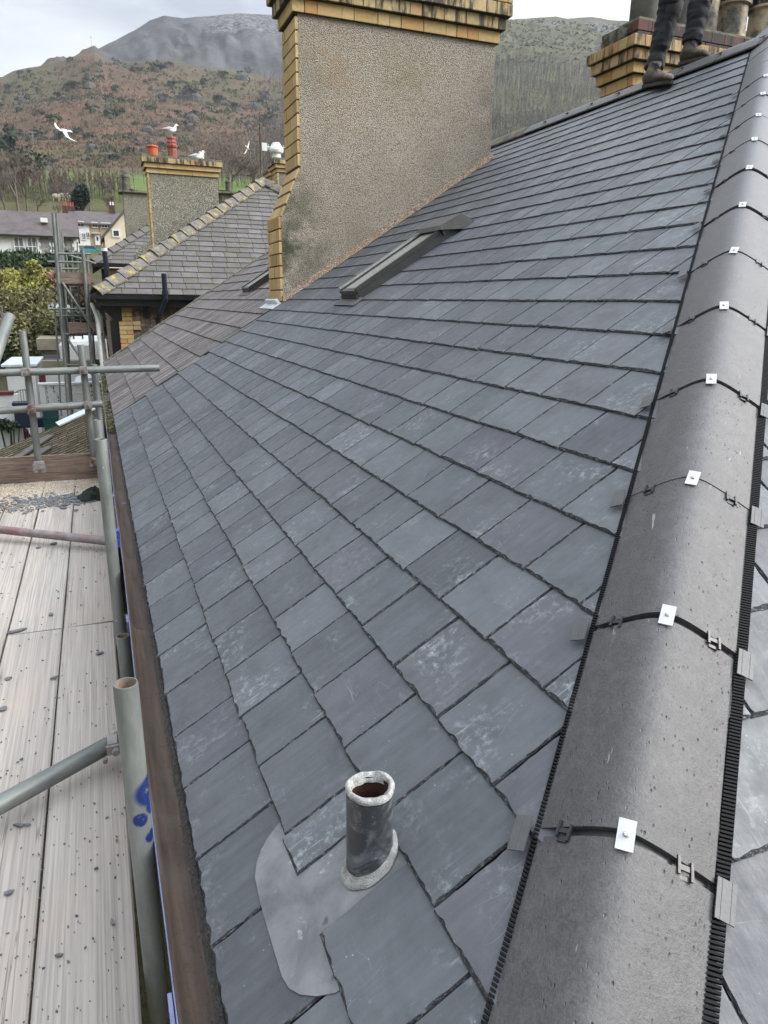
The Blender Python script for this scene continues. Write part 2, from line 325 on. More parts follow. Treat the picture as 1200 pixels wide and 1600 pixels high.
# terrain
def terrain_mat():
    n = NT('hillside')
    a = n.attr('zone').outputs['Color']; s3 = n.sep(a)       # R bracken, G pasture, B spoil
    big = n.noise(.012, 8, .65); mid = n.noise(.06, 8, .7); fine = n.noise(.5, 8, .75)
    tuft = n.noise(.11, 10, .8)
    grass = n.mix(n.rng(mid, .4, .6), (.058, .056, .028), (.098, .092, .046))
    brack = n.mix(n.rng(n.noise(.035, 10, .75), .42, .58), (.065, .054, .03), (.135, .07, .045))
    brack = n.mix(n.rng(tuft, .5, .56, 0, .8), brack, (.036, .036, .021))
    brack = n.mix(n.rng(n.noise(.3, 10, .85), .53, .6, 0, .65), brack, (.16, .10, .065))
    past = n.mix(n.rng(mid, .35, .65), (.075, .115, .025), (.12, .165, .04))
    past = n.mix(n.rng(n.noise(.2, 6, .7), .55, .66, 0, .5), past, (.06, .075, .025))
    spoil = n.mix(n.rng(n.noise(1, 7, .65, n.mapv((.035, .008, .004))), .38, .62), (.04, .04, .041), (.10, .10, .10))
    spoil = n.mix(n.rng(n.noise(.008, 6, .6), .52, .6, 0, .85), spoil, (.03, .024, .022))
    spoil = n.mix(n.rng(n.noise(.09, 10, .85), .54, .62, 0, .55), spoil, (.13, .13, .13))
    rock = n.mix(n.rng(n.noise(1, 9, .8, n.mapv((.2, .2, .045)), .6), .46, .56), (.03, .03, .033), (.19, .19, .185))
    c = n.mix(s3[0], grass, brack); c = n.mix(s3[1], c, past); c = n.mix(s3[2], c, spoil)
    al = n.attr('rock').outputs['Fac']; c = n.mix(al, c, rock)
    return n.done(c, .95, n.math('ADD', fine, mid), .6, .8, spec=.2)
M['hill'] = terrain_mat()
M['yard'] = simple('damp_yard_ground', (.12, .10, .075), .95, .3, 1, dirt=(.06, .07, .025), dscale=1)
# ------------------------------------------------------------------ mesh helpers
ORG = {}
def setattrs(o, label=None, cat=None, group=None, kind=None):
    if label: o['label'] = label
    if cat: o['category'] = cat
    if group: o['group'] = group
    if kind: o['kind'] = kind
    return o
def thing(name, loc, label, cat, group=None):
    o = bpy.data.objects.new(name, None); COL.objects.link(o); o.location = loc; o.empty_display_size = .1
    ORG[o.name] = Matrix.Translation(V(loc)); return setattrs(o, label, cat, group)
def place(name, me, Mw, parent=None):
    o = bpy.data.objects.new(name, me); COL.objects.link(o)
    if parent:
        o.parent = parent; o.matrix_basis = ORG[parent.name].inverted() @ Mw
    else: o.matrix_basis = Mw
    ORG[o.name] = Mw.copy(); return o
class MB:
    def __init__(s): s.v = []; s.f = []; s.mi = []; s.r = []; s.cur = 0; s.rn = 0.
    def add(s, vs, fs, mi=None, rn=None):
        b = len(s.v); s.v += [tuple(v) for v in vs]; s.f += [tuple(b+i for i in f) for f in fs]
        s.mi += [s.cur if mi is None else mi]*len(fs); s.r += [s.rn if rn is None else rn]*len(vs); return s
    def box(s, a, b, mi=None, rn=None, Mx=None):
        x0, y0, z0 = a; x1, y1, z1 = b
        vs = [V(p) for p in ((x0, y0, z0), (x1, y0, z0), (x1, y1, z0), (x0, y1, z0), (x0, y0, z1), (x1, y0, z1), (x1, y1, z1), (x0, y1, z1))]
        if Mx: vs = [Mx @ v for v in vs]
        return s.add(vs, [(0, 3, 2, 1), (4, 5, 6, 7), (0, 1, 5, 4), (1, 2, 6, 5), (2, 3, 7, 6), (3, 0, 4, 7)], mi, rn)
    def prism(s, poly, h, axis=1, at0=0., mi=None, Mx=None):
        # poly in the plane across axis; extruded from at0 to at0+h
        n = len(poly); vs = []
        for hh in (at0, at0+h):
            for p in poly:
                vs.append(V((p[0], hh, p[1])) if axis == 1 else V((hh, p[0], p[1])) if axis == 0 else V((p[0], p[1], hh)))
        if Mx: vs = [Mx @ v for v in vs]
        fs = [tuple(range(n)), tuple(range(2*n-1, n-1, -1))]+[(i+n, (i+1) % n+n, (i+1) % n, i) for i in range(n)]
        return s.add(vs, fs, mi)
    def tube(s, a, b, r, r2=None, n=12, cap=True, mi=None):
        a = V(a); b = V(b); r2 = r if r2 is None else r2; d = (b-a).normalized()
        u = d.orthogonal().normalized(); w = d.cross(u)
        vs = [a+(u*math.cos(6.28318*i/n)+w*math.sin(6.28318*i/n))*r for i in range(n)]+[b+(u*math.cos(6.28318*i/n)+w*math.sin(6.28318*i/n))*r2 for i in range(n)]
        fs = [(i, (i+1) % n, n+(i+1) % n, n+i) for i in range(n)]
        if cap: fs += [tuple(range(n-1, -1, -1)), tuple(range(n, 2*n))]
        return s.add(vs, fs, mi)
    def lathe(s, c, prof, n=20, mi=None, sx=1, sy=1):
        vs = []; c = V(c)
        for r, z in prof:
            vs += [c+V((r*sx*math.cos(6.28318*i/n), r*sy*math.sin(6.28318*i/n), z)) for i in range(n)]
        fs = []
        for k in range(len(prof)-1):
            fs += [(k*n+i, k*n+(i+1) % n, (k+1)*n+(i+1) % n, (k+1)*n+i) for i in range(n)]
        return s.add(vs, fs, mi)
    def loft(s, rings, mi=None, cap=True):
        n = len(rings[0]); vs = [p for r in rings for p in r]; fs = []
        for k in range(len(rings)-1): fs += [(k*n+i, k*n+(i+1) % n, (k+1)*n+(i+1) % n, (k+1)*n+i) for i in range(n)]
        if cap: fs += [tuple(range(n-1, -1, -1)), tuple(range((len(rings)-1)*n, len(rings)*n))]
        return s.add(vs, fs, mi)
    def mesh(s, name, mat, fix=True, smooth=False):
        me = bpy.data.meshes.new(name); me.from_pydata(s.v, [], s.f)
        for m in (mat if isinstance(mat, (list, tuple)) else [mat]): me.materials.append(M[m] if isinstance(m, str) else m)
        if len(me.materials) > 1: me.polygons.foreach_set('material_index', s.mi)
        a = me.attributes.new('rnd', 'FLOAT', 'POINT'); a.data.foreach_set('value', s.r)
        if fix:
            bm = bmesh.new(); bm.from_mesh(me); bmesh.ops.recalc_face_normals(bm, faces=bm.faces); bm.to_mesh(me); bm.free()
        if smooth:
            me.polygons.foreach_set('use_smooth', [True]*len(me.polygons))
            if smooth != 2: me.set_sharp_from_angle(angle=math.radians(38))
        me.update(); return me
    def build(s, name, mat, parent=None, Mw=None, fix=True, smooth=False, label=None, cat=None, group=None, kind=None, at0=None):
        # verts are world coordinates unless Mw is given; the object's origin goes to the parent's (or at0)
        if Mw is None:
            o0 = V(at0) if at0 is not None else (ORG[parent.name].translation if parent else V((0, 0, 0)))
            s.v = [tuple(V(v)-o0) for v in s.v]; Mw = Matrix.Translation(o0)
        return setattrs(place(name, s.mesh(name, mat, fix, smooth), Mw, parent), label, cat, group, kind)
def T_(*a): return Matrix.Translation(V(a))
def frame(o, ex, ey, n):
    return Matrix(((ex[0], ey[0], n[0], o[0]), (ex[1], ey[1], n[1], o[1]), (ex[2], ey[2], n[2], o[2]), (0, 0, 0, 1)))
def clip_poly(poly, a, b, c):            # keep a*x+b*y+c>=0
    out = []
    for i, p in enumerate(poly):
        q = poly[(i+1) % len(poly)]; dp = a*p[0]+b*p[1]+c; dq = a*q[0]+b*q[1]+c
        if dp >= 0: out.append(p)
        if dp*dq < 0:
            t = dp/(dp-dq); out.append((p[0]+(q[0]-p[0])*t, p[1]+(q[1]-p[1])*t))
    return out
# ------------------------------------------------------------------ slates
def slate_geo(mb, poly, y0, L, th, lift, seg, jag, z0=0., centre=(0, 0)):
    """one slate: ragged outline, chipped bevel on the exposed edges; poly ccw in the roof frame"""
    r = rnd.random(); top = []; bot = []
    cx = sum(p[0] for p in poly)/len(poly); cyy = sum(p[1] for p in poly)/len(poly)
    tw = rnd.uniform(-1, 1)*.0012
    N = len(poly)
    for i, p in enumerate(poly):
        q = poly[(i+1) % N]; l = math.hypot(q[0]-p[0], q[1]-p[1])
        if l < 1e-4: continue
        ex, ey = (q[0]-p[0])/l, (q[1]-p[1])/l; nx, ny = -ey, ex          # inward for ccw
        hidden = abs(p[1]-(y0+L)) < .02 and abs(q[1]-(y0+L)) < .02
        lower = abs(p[1]-y0) < .02 and abs(q[1]-y0) < .02
        k = 1 if hidden else max(1, int(round(l/seg)))
        ph = rnd.random()*50
        for j in range(k):
            t = j/k; x = p[0]+(q[0]-p[0])*t; y = p[1]+(q[1]-p[1])*t
            nz = mn.noise(V((ph+l*t*22, r*9, 0)))*.5+mn.noise(V((ph+l*t*70, r*9, 3)))*.5
            a = jag*(.5*nz) if j else 0
            inset = (jag*(1.25 if lower else .45))*(1+1.5*mn.noise(V((ph+9+l*t*30, 5, r*7))))+jag*.35*rnd.random()
            if j == 0: inset *= .8
            if hidden: inset = 0
            dx, dy = nx*a, ny*a
            if j == 0:           # corner: move along the bisector
                m_ = V((cx-x, cyy-y, 0)).normalized()
                bx, by = x, y; tx, ty = x+m_.x*inset*1.3, y+m_.y*inset*1.3
            else: bx, by = x+dx, y+dy; tx, ty = bx+nx*max(inset, .0006), by+ny*max(inset, .0006)
            s = 1-(y-y0)/L
            zb = z0+lift*s-th*.9+tw*(x-cx)/.13
            bot.append((bx-centre[0], by-centre[1], zb)); top.append((tx-centre[0], ty-centre[1], zb+th))
    n = len(top)
    fs = [tuple(range(n, 2*n))]; mb.add([], [])
    b = len(mb.v); mb.v += bot+top; mb.r += [r]*(2*n)
    mb.f.append(tuple(b+n+i for i in range(n))); mb.mi.append(0)
    for i in range(n):
        j = (i+1) % n; mb.f.append((b+i, b+j, b+n+j, b+n+i)); mb.mi.append(1)
LIFT = 1.75
def slate_field(parent, name, Fm, rows, g, mats_, clips=(), n_ind=300, cam_sort=True, th=.0065, lap=.05, jag=.005, gap=.004, skip=None, names='slate', det=1.):
    """rows: list of (y0, sorted list of joint positions along local x).  Largest in view become parts, the rest one stuff part"""
    L = g+lap; items = []
    for y0, js in rows:
        for x0, x1 in zip(js[:-1], js[1:]):
            if skip and skip(x0, x1, y0): continue
            dy = rnd.uniform(-.003, .003)*(1 if y0 > 1e-6 else .4)
            w0 = x0+gap*rnd.uniform(.25, .8); w1 = x1-gap*rnd.uniform(.25, .8); sk = rnd.uniform(-.0025, .0025)
            poly = [(w0, y0+dy-sk), (w1, y0+dy+sk), (w1+rnd.uniform(-.002, .001), y0+L), (w0+rnd.uniform(-.001, .002), y0+L)]
            for c in clips: poly = clip_poly(poly, *c) if len(poly) > 2 else poly
            if len(poly) < 3: continue
            ar = abs(sum(poly[i][0]*poly[(i+1) % len(poly)][1]-poly[(i+1) % len(poly)][0]*poly[i][1] for i in range(len(poly))))/2
            if ar < .002: continue
            c = (sum(p[0] for p in poly)/len(poly), sum(p[1] for p in poly)/len(poly))
            wc = Fm @ V((c[0], c[1], 0)); d = (wc-CAM); dep = d.dot(fw)
            u = 600+F*d.dot(R_)/dep if dep > .05 else 1e9; v = 800+F*d.dot(D_)/dep if dep > .05 else 1e9
            seen = dep > .05 and -60 < u < 1260 and -60 < v < 1660
            items.append(((d.length if seen else d.length+1000), poly, y0+dy, c))
    items.sort(key=lambda t: t[0])
    rest = MB()
    for i, (d, poly, y0, c) in enumerate(items):
        if i < n_ind and d < 1000:
            mb = MB(); seg = (.016 if d < 2.5 else .028 if d < 4 else .05)/det
            slate_geo(mb, poly, y0, L, th, th*LIFT, seg, jag, centre=c)
            place(names, mb.mesh(names, mats_, fix=False), Fm @ T_(c[0], c[1], 0), parent)
        else:
            slate_geo(rest, poly, y0, L, th, th*LIFT, .08/det if d < 1000 else .15, jag*.8)
    if rest.v:
        setattrs(place(name, rest.mesh(name, mats_, fix=False), Fm, parent), kind='stuff')
def auto_rows(k0, k1, g, w, x0, x1, half=0., jit=.012, fixed=None):
    rows = []
    for k in range(k0, k1):
        off = (w/2 if k % 2 else 0)+half; js = []
        x = x0-off
        while x < x1+w: js.append(x+rnd.uniform(-jit, jit)); x += w
        js = [max(j, x0) for j in js if j > x0-w*.6]
        js = [min(j, x1) for j in js]; js = sorted(set(js)); rows.append((k*g, js))
    return rows
TAN = math.tan(.57224); CT, ST = math.cos(.57224), math.sin(.57224)
G = .22
HM, HB = .923, .173              # hip arris in plan: y = HM*x + HB
TAN2 = TAN/HM; TH2 = math.atan(TAN2)
# ================================================================== the near house
house = thing('terraced_house', (0, 0, 0), 'nearest terraced house, its hipped roof freshly covered in blue-grey slates', 'house')
FM = frame((0, 0, 0), (0, -1, 0), (CT, 0, ST), (-ST, 0, CT))
C2, S2 = math.cos(TH2), math.sin(TH2)
FE = frame((0, HB, 0), (1, 0, 0), (0, C2, S2), (0, -S2, C2))
RX = 5.27; RZ = RX*TAN; RY0 = HM*RX+HB; PARTY = 8.58; OLDEND = 16.15
# roof boarding under the slates, and the walls
def under():
    mb = MB(); e = .012
    mb.v = []; 
    vs = [(0, HB, -e), (RX, RY0, RZ-e), (RX, OLDEND, RZ-e), (0, OLDEND, -e), (2*RX, HB, -e), (2*RX, OLDEND, -e)]
    vs += [(x, y, z-.12) for x, y, z in vs]
    mb.add(vs, [(0, 1, 2, 3), (0, 4, 1), (4, 5, 2, 1), (6, 9, 8, 7), (6, 7, 10), (10, 7, 8, 11), (0, 3, 9, 6), (4, 0, 6, 10), (5, 4, 10, 11), (3, 2, 8, 9), (2, 5, 11, 8)])
    mb.build('roof_underlay', 'felt', house, fix=False)
    mb = MB(); mb.box((.22, .45, -6.5), (2*RX-.22, OLDEND-.05, -.13)); mb.build('wall', 'rubble', house)
    mb = MB(); mb.box((.03, .2, -.22), (.055, OLDEND, -.09)); mb.build('fascia_board', 'black', house)
    mb = MB(); mb.box((.0555, .2, -.2), (.3, OLDEND, -.18)); mb.build('soffit', 'black', house)
under()
FIX = {0: [.173, .42, .68, .945, 1.207, 1.463, 1.739, 1.994, 2.261, 2.55, 2.768, 3.031, 3.302, 3.616, 3.862, 4.142],
1: [.3, .53, .79, 1.056, None, 1.209, 1.333, 1.601, 1.851, 2.117, 2.377, 2.635, 2.936, 3.157, 3.42],
2: [.45, .66, .926, 1.187, 1.439, 1.708, 1.963, 2.217, 2.547, 2.76, 3.014],
3: [.55, .79, 1.051, 1.311, 1.576, 1.834, 2.088, 2.346, 2.612, 2.878],
4: [.7, .92, 1.165, 1.422, 1.69, 1.946, 2.207, 2.461],
5: [.85, 1.05, 1.299, 1.552, 1.818, 2.078],
6: [1.0, 1.2, 1.42, 1.662, 1.924, 2.178, 2.46, 2.721, 2.996]}
def main_rows():
    rows = []
    for k in range(0, 29):
        t = k*G; h0 = HM*CT*t+HB-.05
        if k in FIX: js = [j for j in FIX[k] if j is not None]
        else: js = [h0+rnd.uniform(0, .12)]
        while True:
            w = rnd.gauss(.265, .014)
            if js[-1]+w > PARTY-.06: break
            js.append(js[-1]+w)
        end = PARTY+(.0 if k % 2 else .09)
        if k >= 24: 
            while js[-1] < 9.3: js.append(js[-1]+rnd.gauss(.265, .01))
            end = js[-1]+.2
        js.append(end)
        rows.append((t, [-j for j in reversed(js)]))
    return rows
def skip_main(x0, x1, y0):
    Y = -(x0+x1)/2; k = round(y0/G)
    if k == 1 and 1.056 < Y < 1.209: return True
    return False
slate_field(house, 'distant_slates', FM, main_rows(), G, ['slate', 'slate_edge'], clips=[(-1, -HM*CT, -HB)], n_ind=255, skip=skip_main, jag=.0045)
# end face, seen on the far side of the hip tiles
er = []
for k in range(0, 26):
    t = k*G; x0 = C2*t/HM-.05; js = [x0+rnd.uniform(0, .15)]
    while js[-1] < x0+2.4: js.append(js[-1]+rnd.gauss(.265, .012))
    er.append((t, js))
slate_field(house, 'distant_end_slates', FE, er, G, ['slate', 'slate_edge'], clips=[(1, -C2/HM, 0)], n_ind=45, jag=.0055, names='end_face_slate')
# ridge and hip tiles
HA = math.atan(HM); HS = math.sqrt(1+(math.cos(HA)*TAN)**2)
Hd = V((math.cos(HA), math.sin(HA), math.cos(HA)*TAN)).normalized(); Nr = V((math.sin(HA), -math.cos(HA), 0)); Hu = Nr.cross(Hd)
def tile_profile(w, edge, top, n=9, th=.013, off=0.):
    # half-angle legs with a rounded crown
    pts = []
    for i in range(-n, n+1):
        x = i/n*w; a = abs(i/n)
        k = .30; z = top-(top-edge)*((math.sqrt(a*a+k*k)-k)/(math.sqrt(1+k*k)-k))
        pts.append((x, z+off))
    return pts+[(x*.985, z-th) for x, z in reversed(pts)]
def tile_mesh(w, edge, top, y0, y1, name, mat, seg=1, th=.013, rise=0.):
    mb = MB(); prof = tile_profile(w, edge, top, th=th); n = len(prof)
    rings = []
    for j in range(seg+1):
        t = j/seg; y = y0+(y1-y0)*t
        rings.append([V((x, y, z+rise*(1-t))) for x, z in prof])
    mb.loft(rings); return mb.mesh(name, mat, smooth=True)
TOP, EDGE = .036, -.052
m_tile = tile_mesh(.147, EDGE, TOP, .010, .494, 'hip_tile', 'tile', 2, rise=.003)
m_union = tile_mesh(.138, EDGE-.004, TOP-.010, -.035, .045, 'tile_union', 'plastic', 1, th=.006)
mb = MB(); mb.box((-.0145, -.027, 0), (.0145, .027, .0022)); m_clip = mb.mesh('clip_plate', 'clip')
mb = MB(); mb.lathe((0, 0, 0), [(0, .004), (.0035, .0038), (.0052, .0022), (.0052, 0), (0, 0)], 12); mb.box((-.0035, -.0006, .0041), (.0035, .0006, .0045)); mb.box((-.0006, -.0035, .0041), (.0006, .0035, .0045)); m_screw = mb.mesh('screw_head', 'steel', smooth=True)
# H shaped black retaining bracket that grips the joint
mb = MB()
mb.box((-.014, -.013, 0), (-.009, .017, .006)); mb.box((.010, -.019, 0), (.015, .012, .006)); mb.box((-.0091, -.005, .0), (.0101, .004, .004)); mb.box((-.010, -.02, -.012), (.0099, -.013, .001))
m_brk = mb.mesh('joint_bracket', 'plastic')
mb = MB()
for i in range(4): mb.box((-.012+.0085*i-.005, -.034, 0), (-.012+.0085*i+.0032, .034, .003+.0006*(i % 2)))
m_tab = mb.mesh('side_tab', 'grey_plastic')
# black comb: one strip with teeth
def comb(name, side, length, parent, Mw):
    mb = MB(); x = .142*side
    mb.box((min(x, x+.006*side), 0, EDGE-.018), (max(x, x+.006*side), length, EDGE-.002))
    n = int(length/.0078)
    for i in range(n):
        y = i*.0078; UP = .013 if side > 0 else .016
        a, b = x+.005*side, x+(.027 if side > 0 else .0155)*side
        mb.add([(a, y, EDGE-.016+UP), (a, y+.0042, EDGE-.016+UP), (b, y+.0042+.003, EDGE-.021+UP), (b, y+.003, EDGE-.021+UP), (a, y, EDGE-.003+UP*.6), (a, y+.0042, EDGE-.003+UP*.6), (b, y+.0042+.003, EDGE-.013+UP), (b, y+.003, EDGE-.013+UP)],
               [(0, 3, 2, 1), (4, 5, 6, 7), (0, 1, 5, 4), (1, 2, 6, 5), (2, 3, 7, 6), (3, 0, 4, 7)])
    mb.build(name, 'comb', parent, Mw=Mw)
def hipM(s): # s = plan distance along the hip from the photo fit
    p = V((.098, .263, .098*TAN))+V((math.cos(HA), math.sin(HA), math.cos(HA)*TAN))*s
    return frame(p, Nr, Hd, Hu)
JS = [-.16, .296, .748, 1.201, 1.638, 2.086, 2.541, 2.988, 3.454, 3.934, 4.367]
while JS[-1] < 6.9: JS.append(JS[-1]+.445)
for i, s in enumerate(JS):
    Mw = hipM(s) @ T_(-.006+rnd.uniform(-.002, .002), 0, rnd.uniform(-.0015, .0015)) @ Matrix.Rotation(rnd.uniform(-.004, .004), 4, 'Z')
    t = place('hip_tile', m_tile, Mw, house)
    ro = .45; sl_ = math.atan2(TOP-EDGE, .147)*.93
    if s < 6:
        place('tile_union', m_union, Mw, t)
        c = place('clip_plate', m_clip, Mw @ T_(.004, .002, TOP+.004) @ Matrix.Rotation(rnd.uniform(-.12, .12), 4, 'Z') @ Matrix.Rotation(.04, 4, 'X'), t)
        place('screw_head', m_screw, Mw @ T_(.004, .002, TOP+.0062), t)
        for sd in (-1, 1):
            xx = .098; zz = TOP-(TOP-EDGE)*((math.sqrt((xx/.147)**2+.09)-.3)/(math.sqrt(1.09)-.3))
            place('joint_bracket', m_brk, Mw @ T_(sd*xx, .002, zz+.0015) @ Matrix.Rotation(sd*sl_, 4, 'Y') @ Matrix.Rotation(sd*.12, 4, 'Z'), t)
            place('side_tab', m_tab, Mw @ T_(sd*(.166 if sd > 0 else .176), -.012, EDGE-.001 if sd > 0 else EDGE+.006) @ Matrix.Rotation(sd*sl_*.85, 4, 'Y'), t)
for sd in (-1, 1): comb('ventilation_comb', sd, (JS[-1]-JS[0])*HS, house, hipM(JS[0]) @ T_(-.006, 0, 0))
# ridge tiles along the top
m_rt = tile_mesh(.15, -.06, .05, .006, .44, 'ridge_tile', 'tile', 1)
m_ru = tile_mesh(.144, -.062, .044, -.03, .03, 'tile_union', 'plastic', 1, th=.006)
m_ot = tile_mesh(.15, -.06, .06, .004, .44, 'old_ridge_tile', 'oldridge', 1, th=.02)
y = RY0+.02
while y < OLDEND:
    old = y > 8.55
    t = place('old_ridge_tile' if old else 'ridge_tile', m_ot if old else m_rt, frame((RX, y, RZ+.012), (1, 0, 0), (0, 1, 0), (0, 0, 1)), house)
    if not old: place('tile_union', m_ru, frame((RX, y, RZ+.016), (1, 0, 0), (0, 1, 0), (0, 0, 1)), t); place('joint_bracket', m_brk, frame((RX-.1, y, RZ+.012), (1, 0, 0), (0, 1, 0), (0, 0, 1)) @ Matrix.Rotation(-.5, 4, 'Y'), t)
    y += .446
mb = MB(); mb.box((-9.6, 6.16, .0), (-8.6, 6.235, .022)); mb.build('mortar_bedding', 'pinkmortar', house, Mw=FM)
# old slates beyond the party line
def old_rows():
    rows = []
    for k in range(0, 21):
        t = k*.3; js = [PARTY+(.02 if k % 2 else .1)] if t < 5.3 else [9.4]
        while js[-1] < OLDEND-.1: js.append(js[-1]+rnd.gauss(.24, .02))
        js[-1] = OLDEND-.02; rows.append((t, [-j for j in reversed(js)]))
    return rows
slate_field(house, 'old_distant_slates', FM, old_rows(), .3, ['old_slate', 'old_edge'], n_ind=200, names='old_slate', jag=.006, th=.009, gap=.008)
mb = MB()
p = 0
while p < 6.2:
    l = rnd.uniform(.1, .22); mb.box((-OLDEND-.10, p, -.02), (-OLDEND+.04+rnd.uniform(0, .03), p+l, .025+rnd.uniform(0, .02))); p += l-.01
mb.build('verge_mortar', 'mossy', house, Mw=FM)
# ---- gutter
def gutter(y0, y1, name, mat):
    mb = MB(); prof = []
    n = 12
    for i in range(n+1):
        a = math.pi+math.pi*i/n; prof.append((-.030+.053*math.cos(a), -.038+.052*math.sin(a)))
    prof = [(-.0875, -.034), (-.0875, -.030)]+prof+[(.04, -.03)]
    prof += [(x*1.0+(.003 if x > -.03 else -.003), z-.004) for x, z in reversed(prof)]
    k = max(1, int((y1-y0)/.4)); rings = []
    for j in range(k+1):
        y = y0+(y1-y0)*j/k; wv = .0025*math.sin(y*2.1); rings.append([V((x+wv, y, z+wv)) for x, z in prof])
    mb.loft(rings); o = mb.build(name, mat, house, smooth=True)
    mb = MB(); rings = []
    for j in range(k+1):
        y = y0+(y1-y0)*j/k; wv = .0025*math.sin(y*2.1)
        rings.append([V((x+wv, y, z+wv)) for x, z in ((-.0915, -.06), (-.0885, -.06), (-.0885, -.0285), (-.0915, -.0285))])
    mb.loft(rings); mb.build('gutter_lip', 'gutterlip' if mat == 'gutter' else 'oldridge', o)
    return o
g1 = gutter(.2, 3.03, 'gutter', 'gutter'); g2 = gutter(3.033, 8.1, 'gutter', 'gutter'); g3 = gutter(8.105, 16.2, 'old_gutter', 'mossy')
for y in (1.13, 3.03, 5.2, 7.2):
    mb = MB(); mb.box((-.101, y-.035, -.075), (-.0926, y+.035, -.027)); mb.box((-.0925, y-.03, -.094), (.0, y+.03, -.0905)); mb.build('gutter_bracket', 'gutterlip', g1 if y < 3.02 else g2)
    mb = MB(); mb.tube((-.107, y, -.045), (-.1, y, -.045), .006, n=8); mb.build('bracket_bolt', 'rust', g1 if y < 3.02 else g2)
mb = MB()   # grit and bits of slate swept into the gutter
for i in range(900):
    y = .9+rnd.random()**1.6*7; x = .004-abs(rnd.gauss(0, .011)); s = rnd.uniform(.0008, .0022); z = -.065+rnd.uniform(-.006, .012)+.02*(x+.03)/.03
    mb.box((x-s, y-s*rnd.uniform(1, 3), z-s), (x+s, y+s*2, z+s*.8))
setattrs(mb.build('gutter_grit', 'grit', house), kind='stuff')
mb = MB(); rr = []
for i in range(120):   # silt lying along the back of the gutter
    y = .25+i*.0655; w = .004*mn.noise(V((y*9, 1, 0)))+.002*mn.noise(V((y*40, 1, 0)))
    rr.append([V((-.016+w*2, y, -.0875)), V((-.010+w, y, -.080+w*.5)), V((.0, y, -.073+w)), (V((.012, y, -.064+w))), V((.020, y, -.056+w)), V((.020, y, -.0875))])
mb.loft(rr); mb.build('gutter_silt', 'grit', house, smooth=True)
mb = MB()
for i in range(60):
    y = rnd.uniform(8.1, 8.7)if i < 25 else rnd.uniform(8.1, 16); s = rnd.uniform(.02, .05)
    mb.lathe((rnd.uniform(-.07, .0), y, -.05), [(0, s*.9), (s*.7, s*.6), (s, 0)], 6)
setattrs(mb.build('gutter_moss', 'moss', house, smooth=True), kind='stuff')
# ---- vent pipe through the slates with its lead sheet
vp = thing('vent_pipe', (.3115, 1.118, .3115*TAN), 'stubby lead-clad vent pipe with ragged open top rising from a grey lead sheet', 'vent pipe')
def lead():
    out = [(.219, 1.383), (.185, 1.365), (.16, 1.345), (.143, 1.322), (.131, 1.288), (.127, 1.22), (.127, 1.15), (.128, 1.09), (.129, 1.031), (.136, 1.0), (.152, .975), (.18, .95), (.215, .93), (.26, .93), (.30, .97), (.32, 1.02), (.5, 1.02), (.5, 1.24), (.34, 1.25), (.31, 1.38)]
    mb = MB(); pts = []
    for i, p in enumerate(out):
        q = out[(i+1) % len(out)]
        for j in range(4):
            t = j/4; a = (p[0]+(q[0]-p[0])*t, p[1]+(q[1]-p[1])*t); pts.append(a)
    def h(t, y):
        return max(.0025, .0065*LIFT*(1-t/.27)+.0036)+.0012*mn.noise(V((t*30, y*30, 0)))
    cx, cyy = .26, 1.12; rings = []
    for f in (1, .97, .8, .6, .4, .2):
        rings.append([V((-(cyy+(y-cyy)*f), cx+(t-cx)*f, h(cx+(t-cx)*f, cyy+(y-cyy)*f))) for t, y in pts])
    n = len(pts); lo = [V((v.x, v.y, v.z-.0035)) for v in rings[0]]
    mb.loft([lo]+rings, cap=True)
    mb.build('lead_sheet', 'lead', vp, Mw=FM, smooth=True)
lead()
def pipe():
    n = 40; b = V((.3115, 1.118, .3115*TAN)); R0 = .047
    mb = MB(); rings = []
    def ring(z, r, jit=0., tilt=0., k=0):
        out = []
        for i in range(n):
            a = 6.28318*i/n; rr = r*(1+jit*mn.noise(V((math.cos(a)*2, math.sin(a)*2, k+z*9))))
            out.append(b+V((rr*math.cos(a), rr*math.sin(a), z+tilt*(-math.cos(a)*0+mn.noise(V((math.cos(a)*1.5, math.sin(a)*1.5, 7)))))))
        return out
    zs = [(-.03, R0*1.02), (.02, R0*1.0), (.06, R0*1.0), (.1, R0*1.0), (.15, R0*1.0), (.172, R0*1.02)]
    mb.loft([ring(z, r, .035, 0, 1) for z, r in zs], cap=False)
    mb.build('lead_sleeve', 'leadpipe', vp, smooth=2)
    mb = MB(); mb.loft([ring(.174, R0*1.022, .04, 0, 1), ring(.181, R0*1.05, .06, .004, 1), ring(.186, R0*1.0, .07, .006, 2), ring(.186, R0*.88, .12, .007, 3), ring(.174, R0*.80, .3, .005, 4), ring(.166, R0*.78, .3, 0, 4)], cap=False)
    mb.build('turned_lead_edge', 'leadlip', vp, smooth=2)
    mb = MB(); mb.loft([ring(.176, R0*.80, .1, 0, 4), ring(.12, R0*.86), ring(.02, R0*.86)], cap=False); mb.add(ring(.022, R0*.87), [tuple(range(n))]); mb.build('rusty_bore', 'rust', vp, smooth=2)
    # dressed collar round the foot, following the roof pitch
    mb = MB(); rr = []
    for r, z, j in ((1.0, .012, .02), (1.06, .007, .06), (1.16, .004, .08), (1.23, .001, .06), (1.26, -.006, .05)):
        out = []
        for i in range(n):
            a = 6.28318*i/n; q = R0*r*(1+j*mn.noise(V((math.cos(a)*2.5, math.sin(a)*2.5, r*5))))
            x, yy = q*math.cos(a), q*math.sin(a); out.append(b+V((x, yy, x*TAN*1.0+z+.012)))
        rr.append(out)
    mb.loft(rr, cap=False); mb.build('solder_collar', 'leadlip', vp, smooth=2)
pipe()
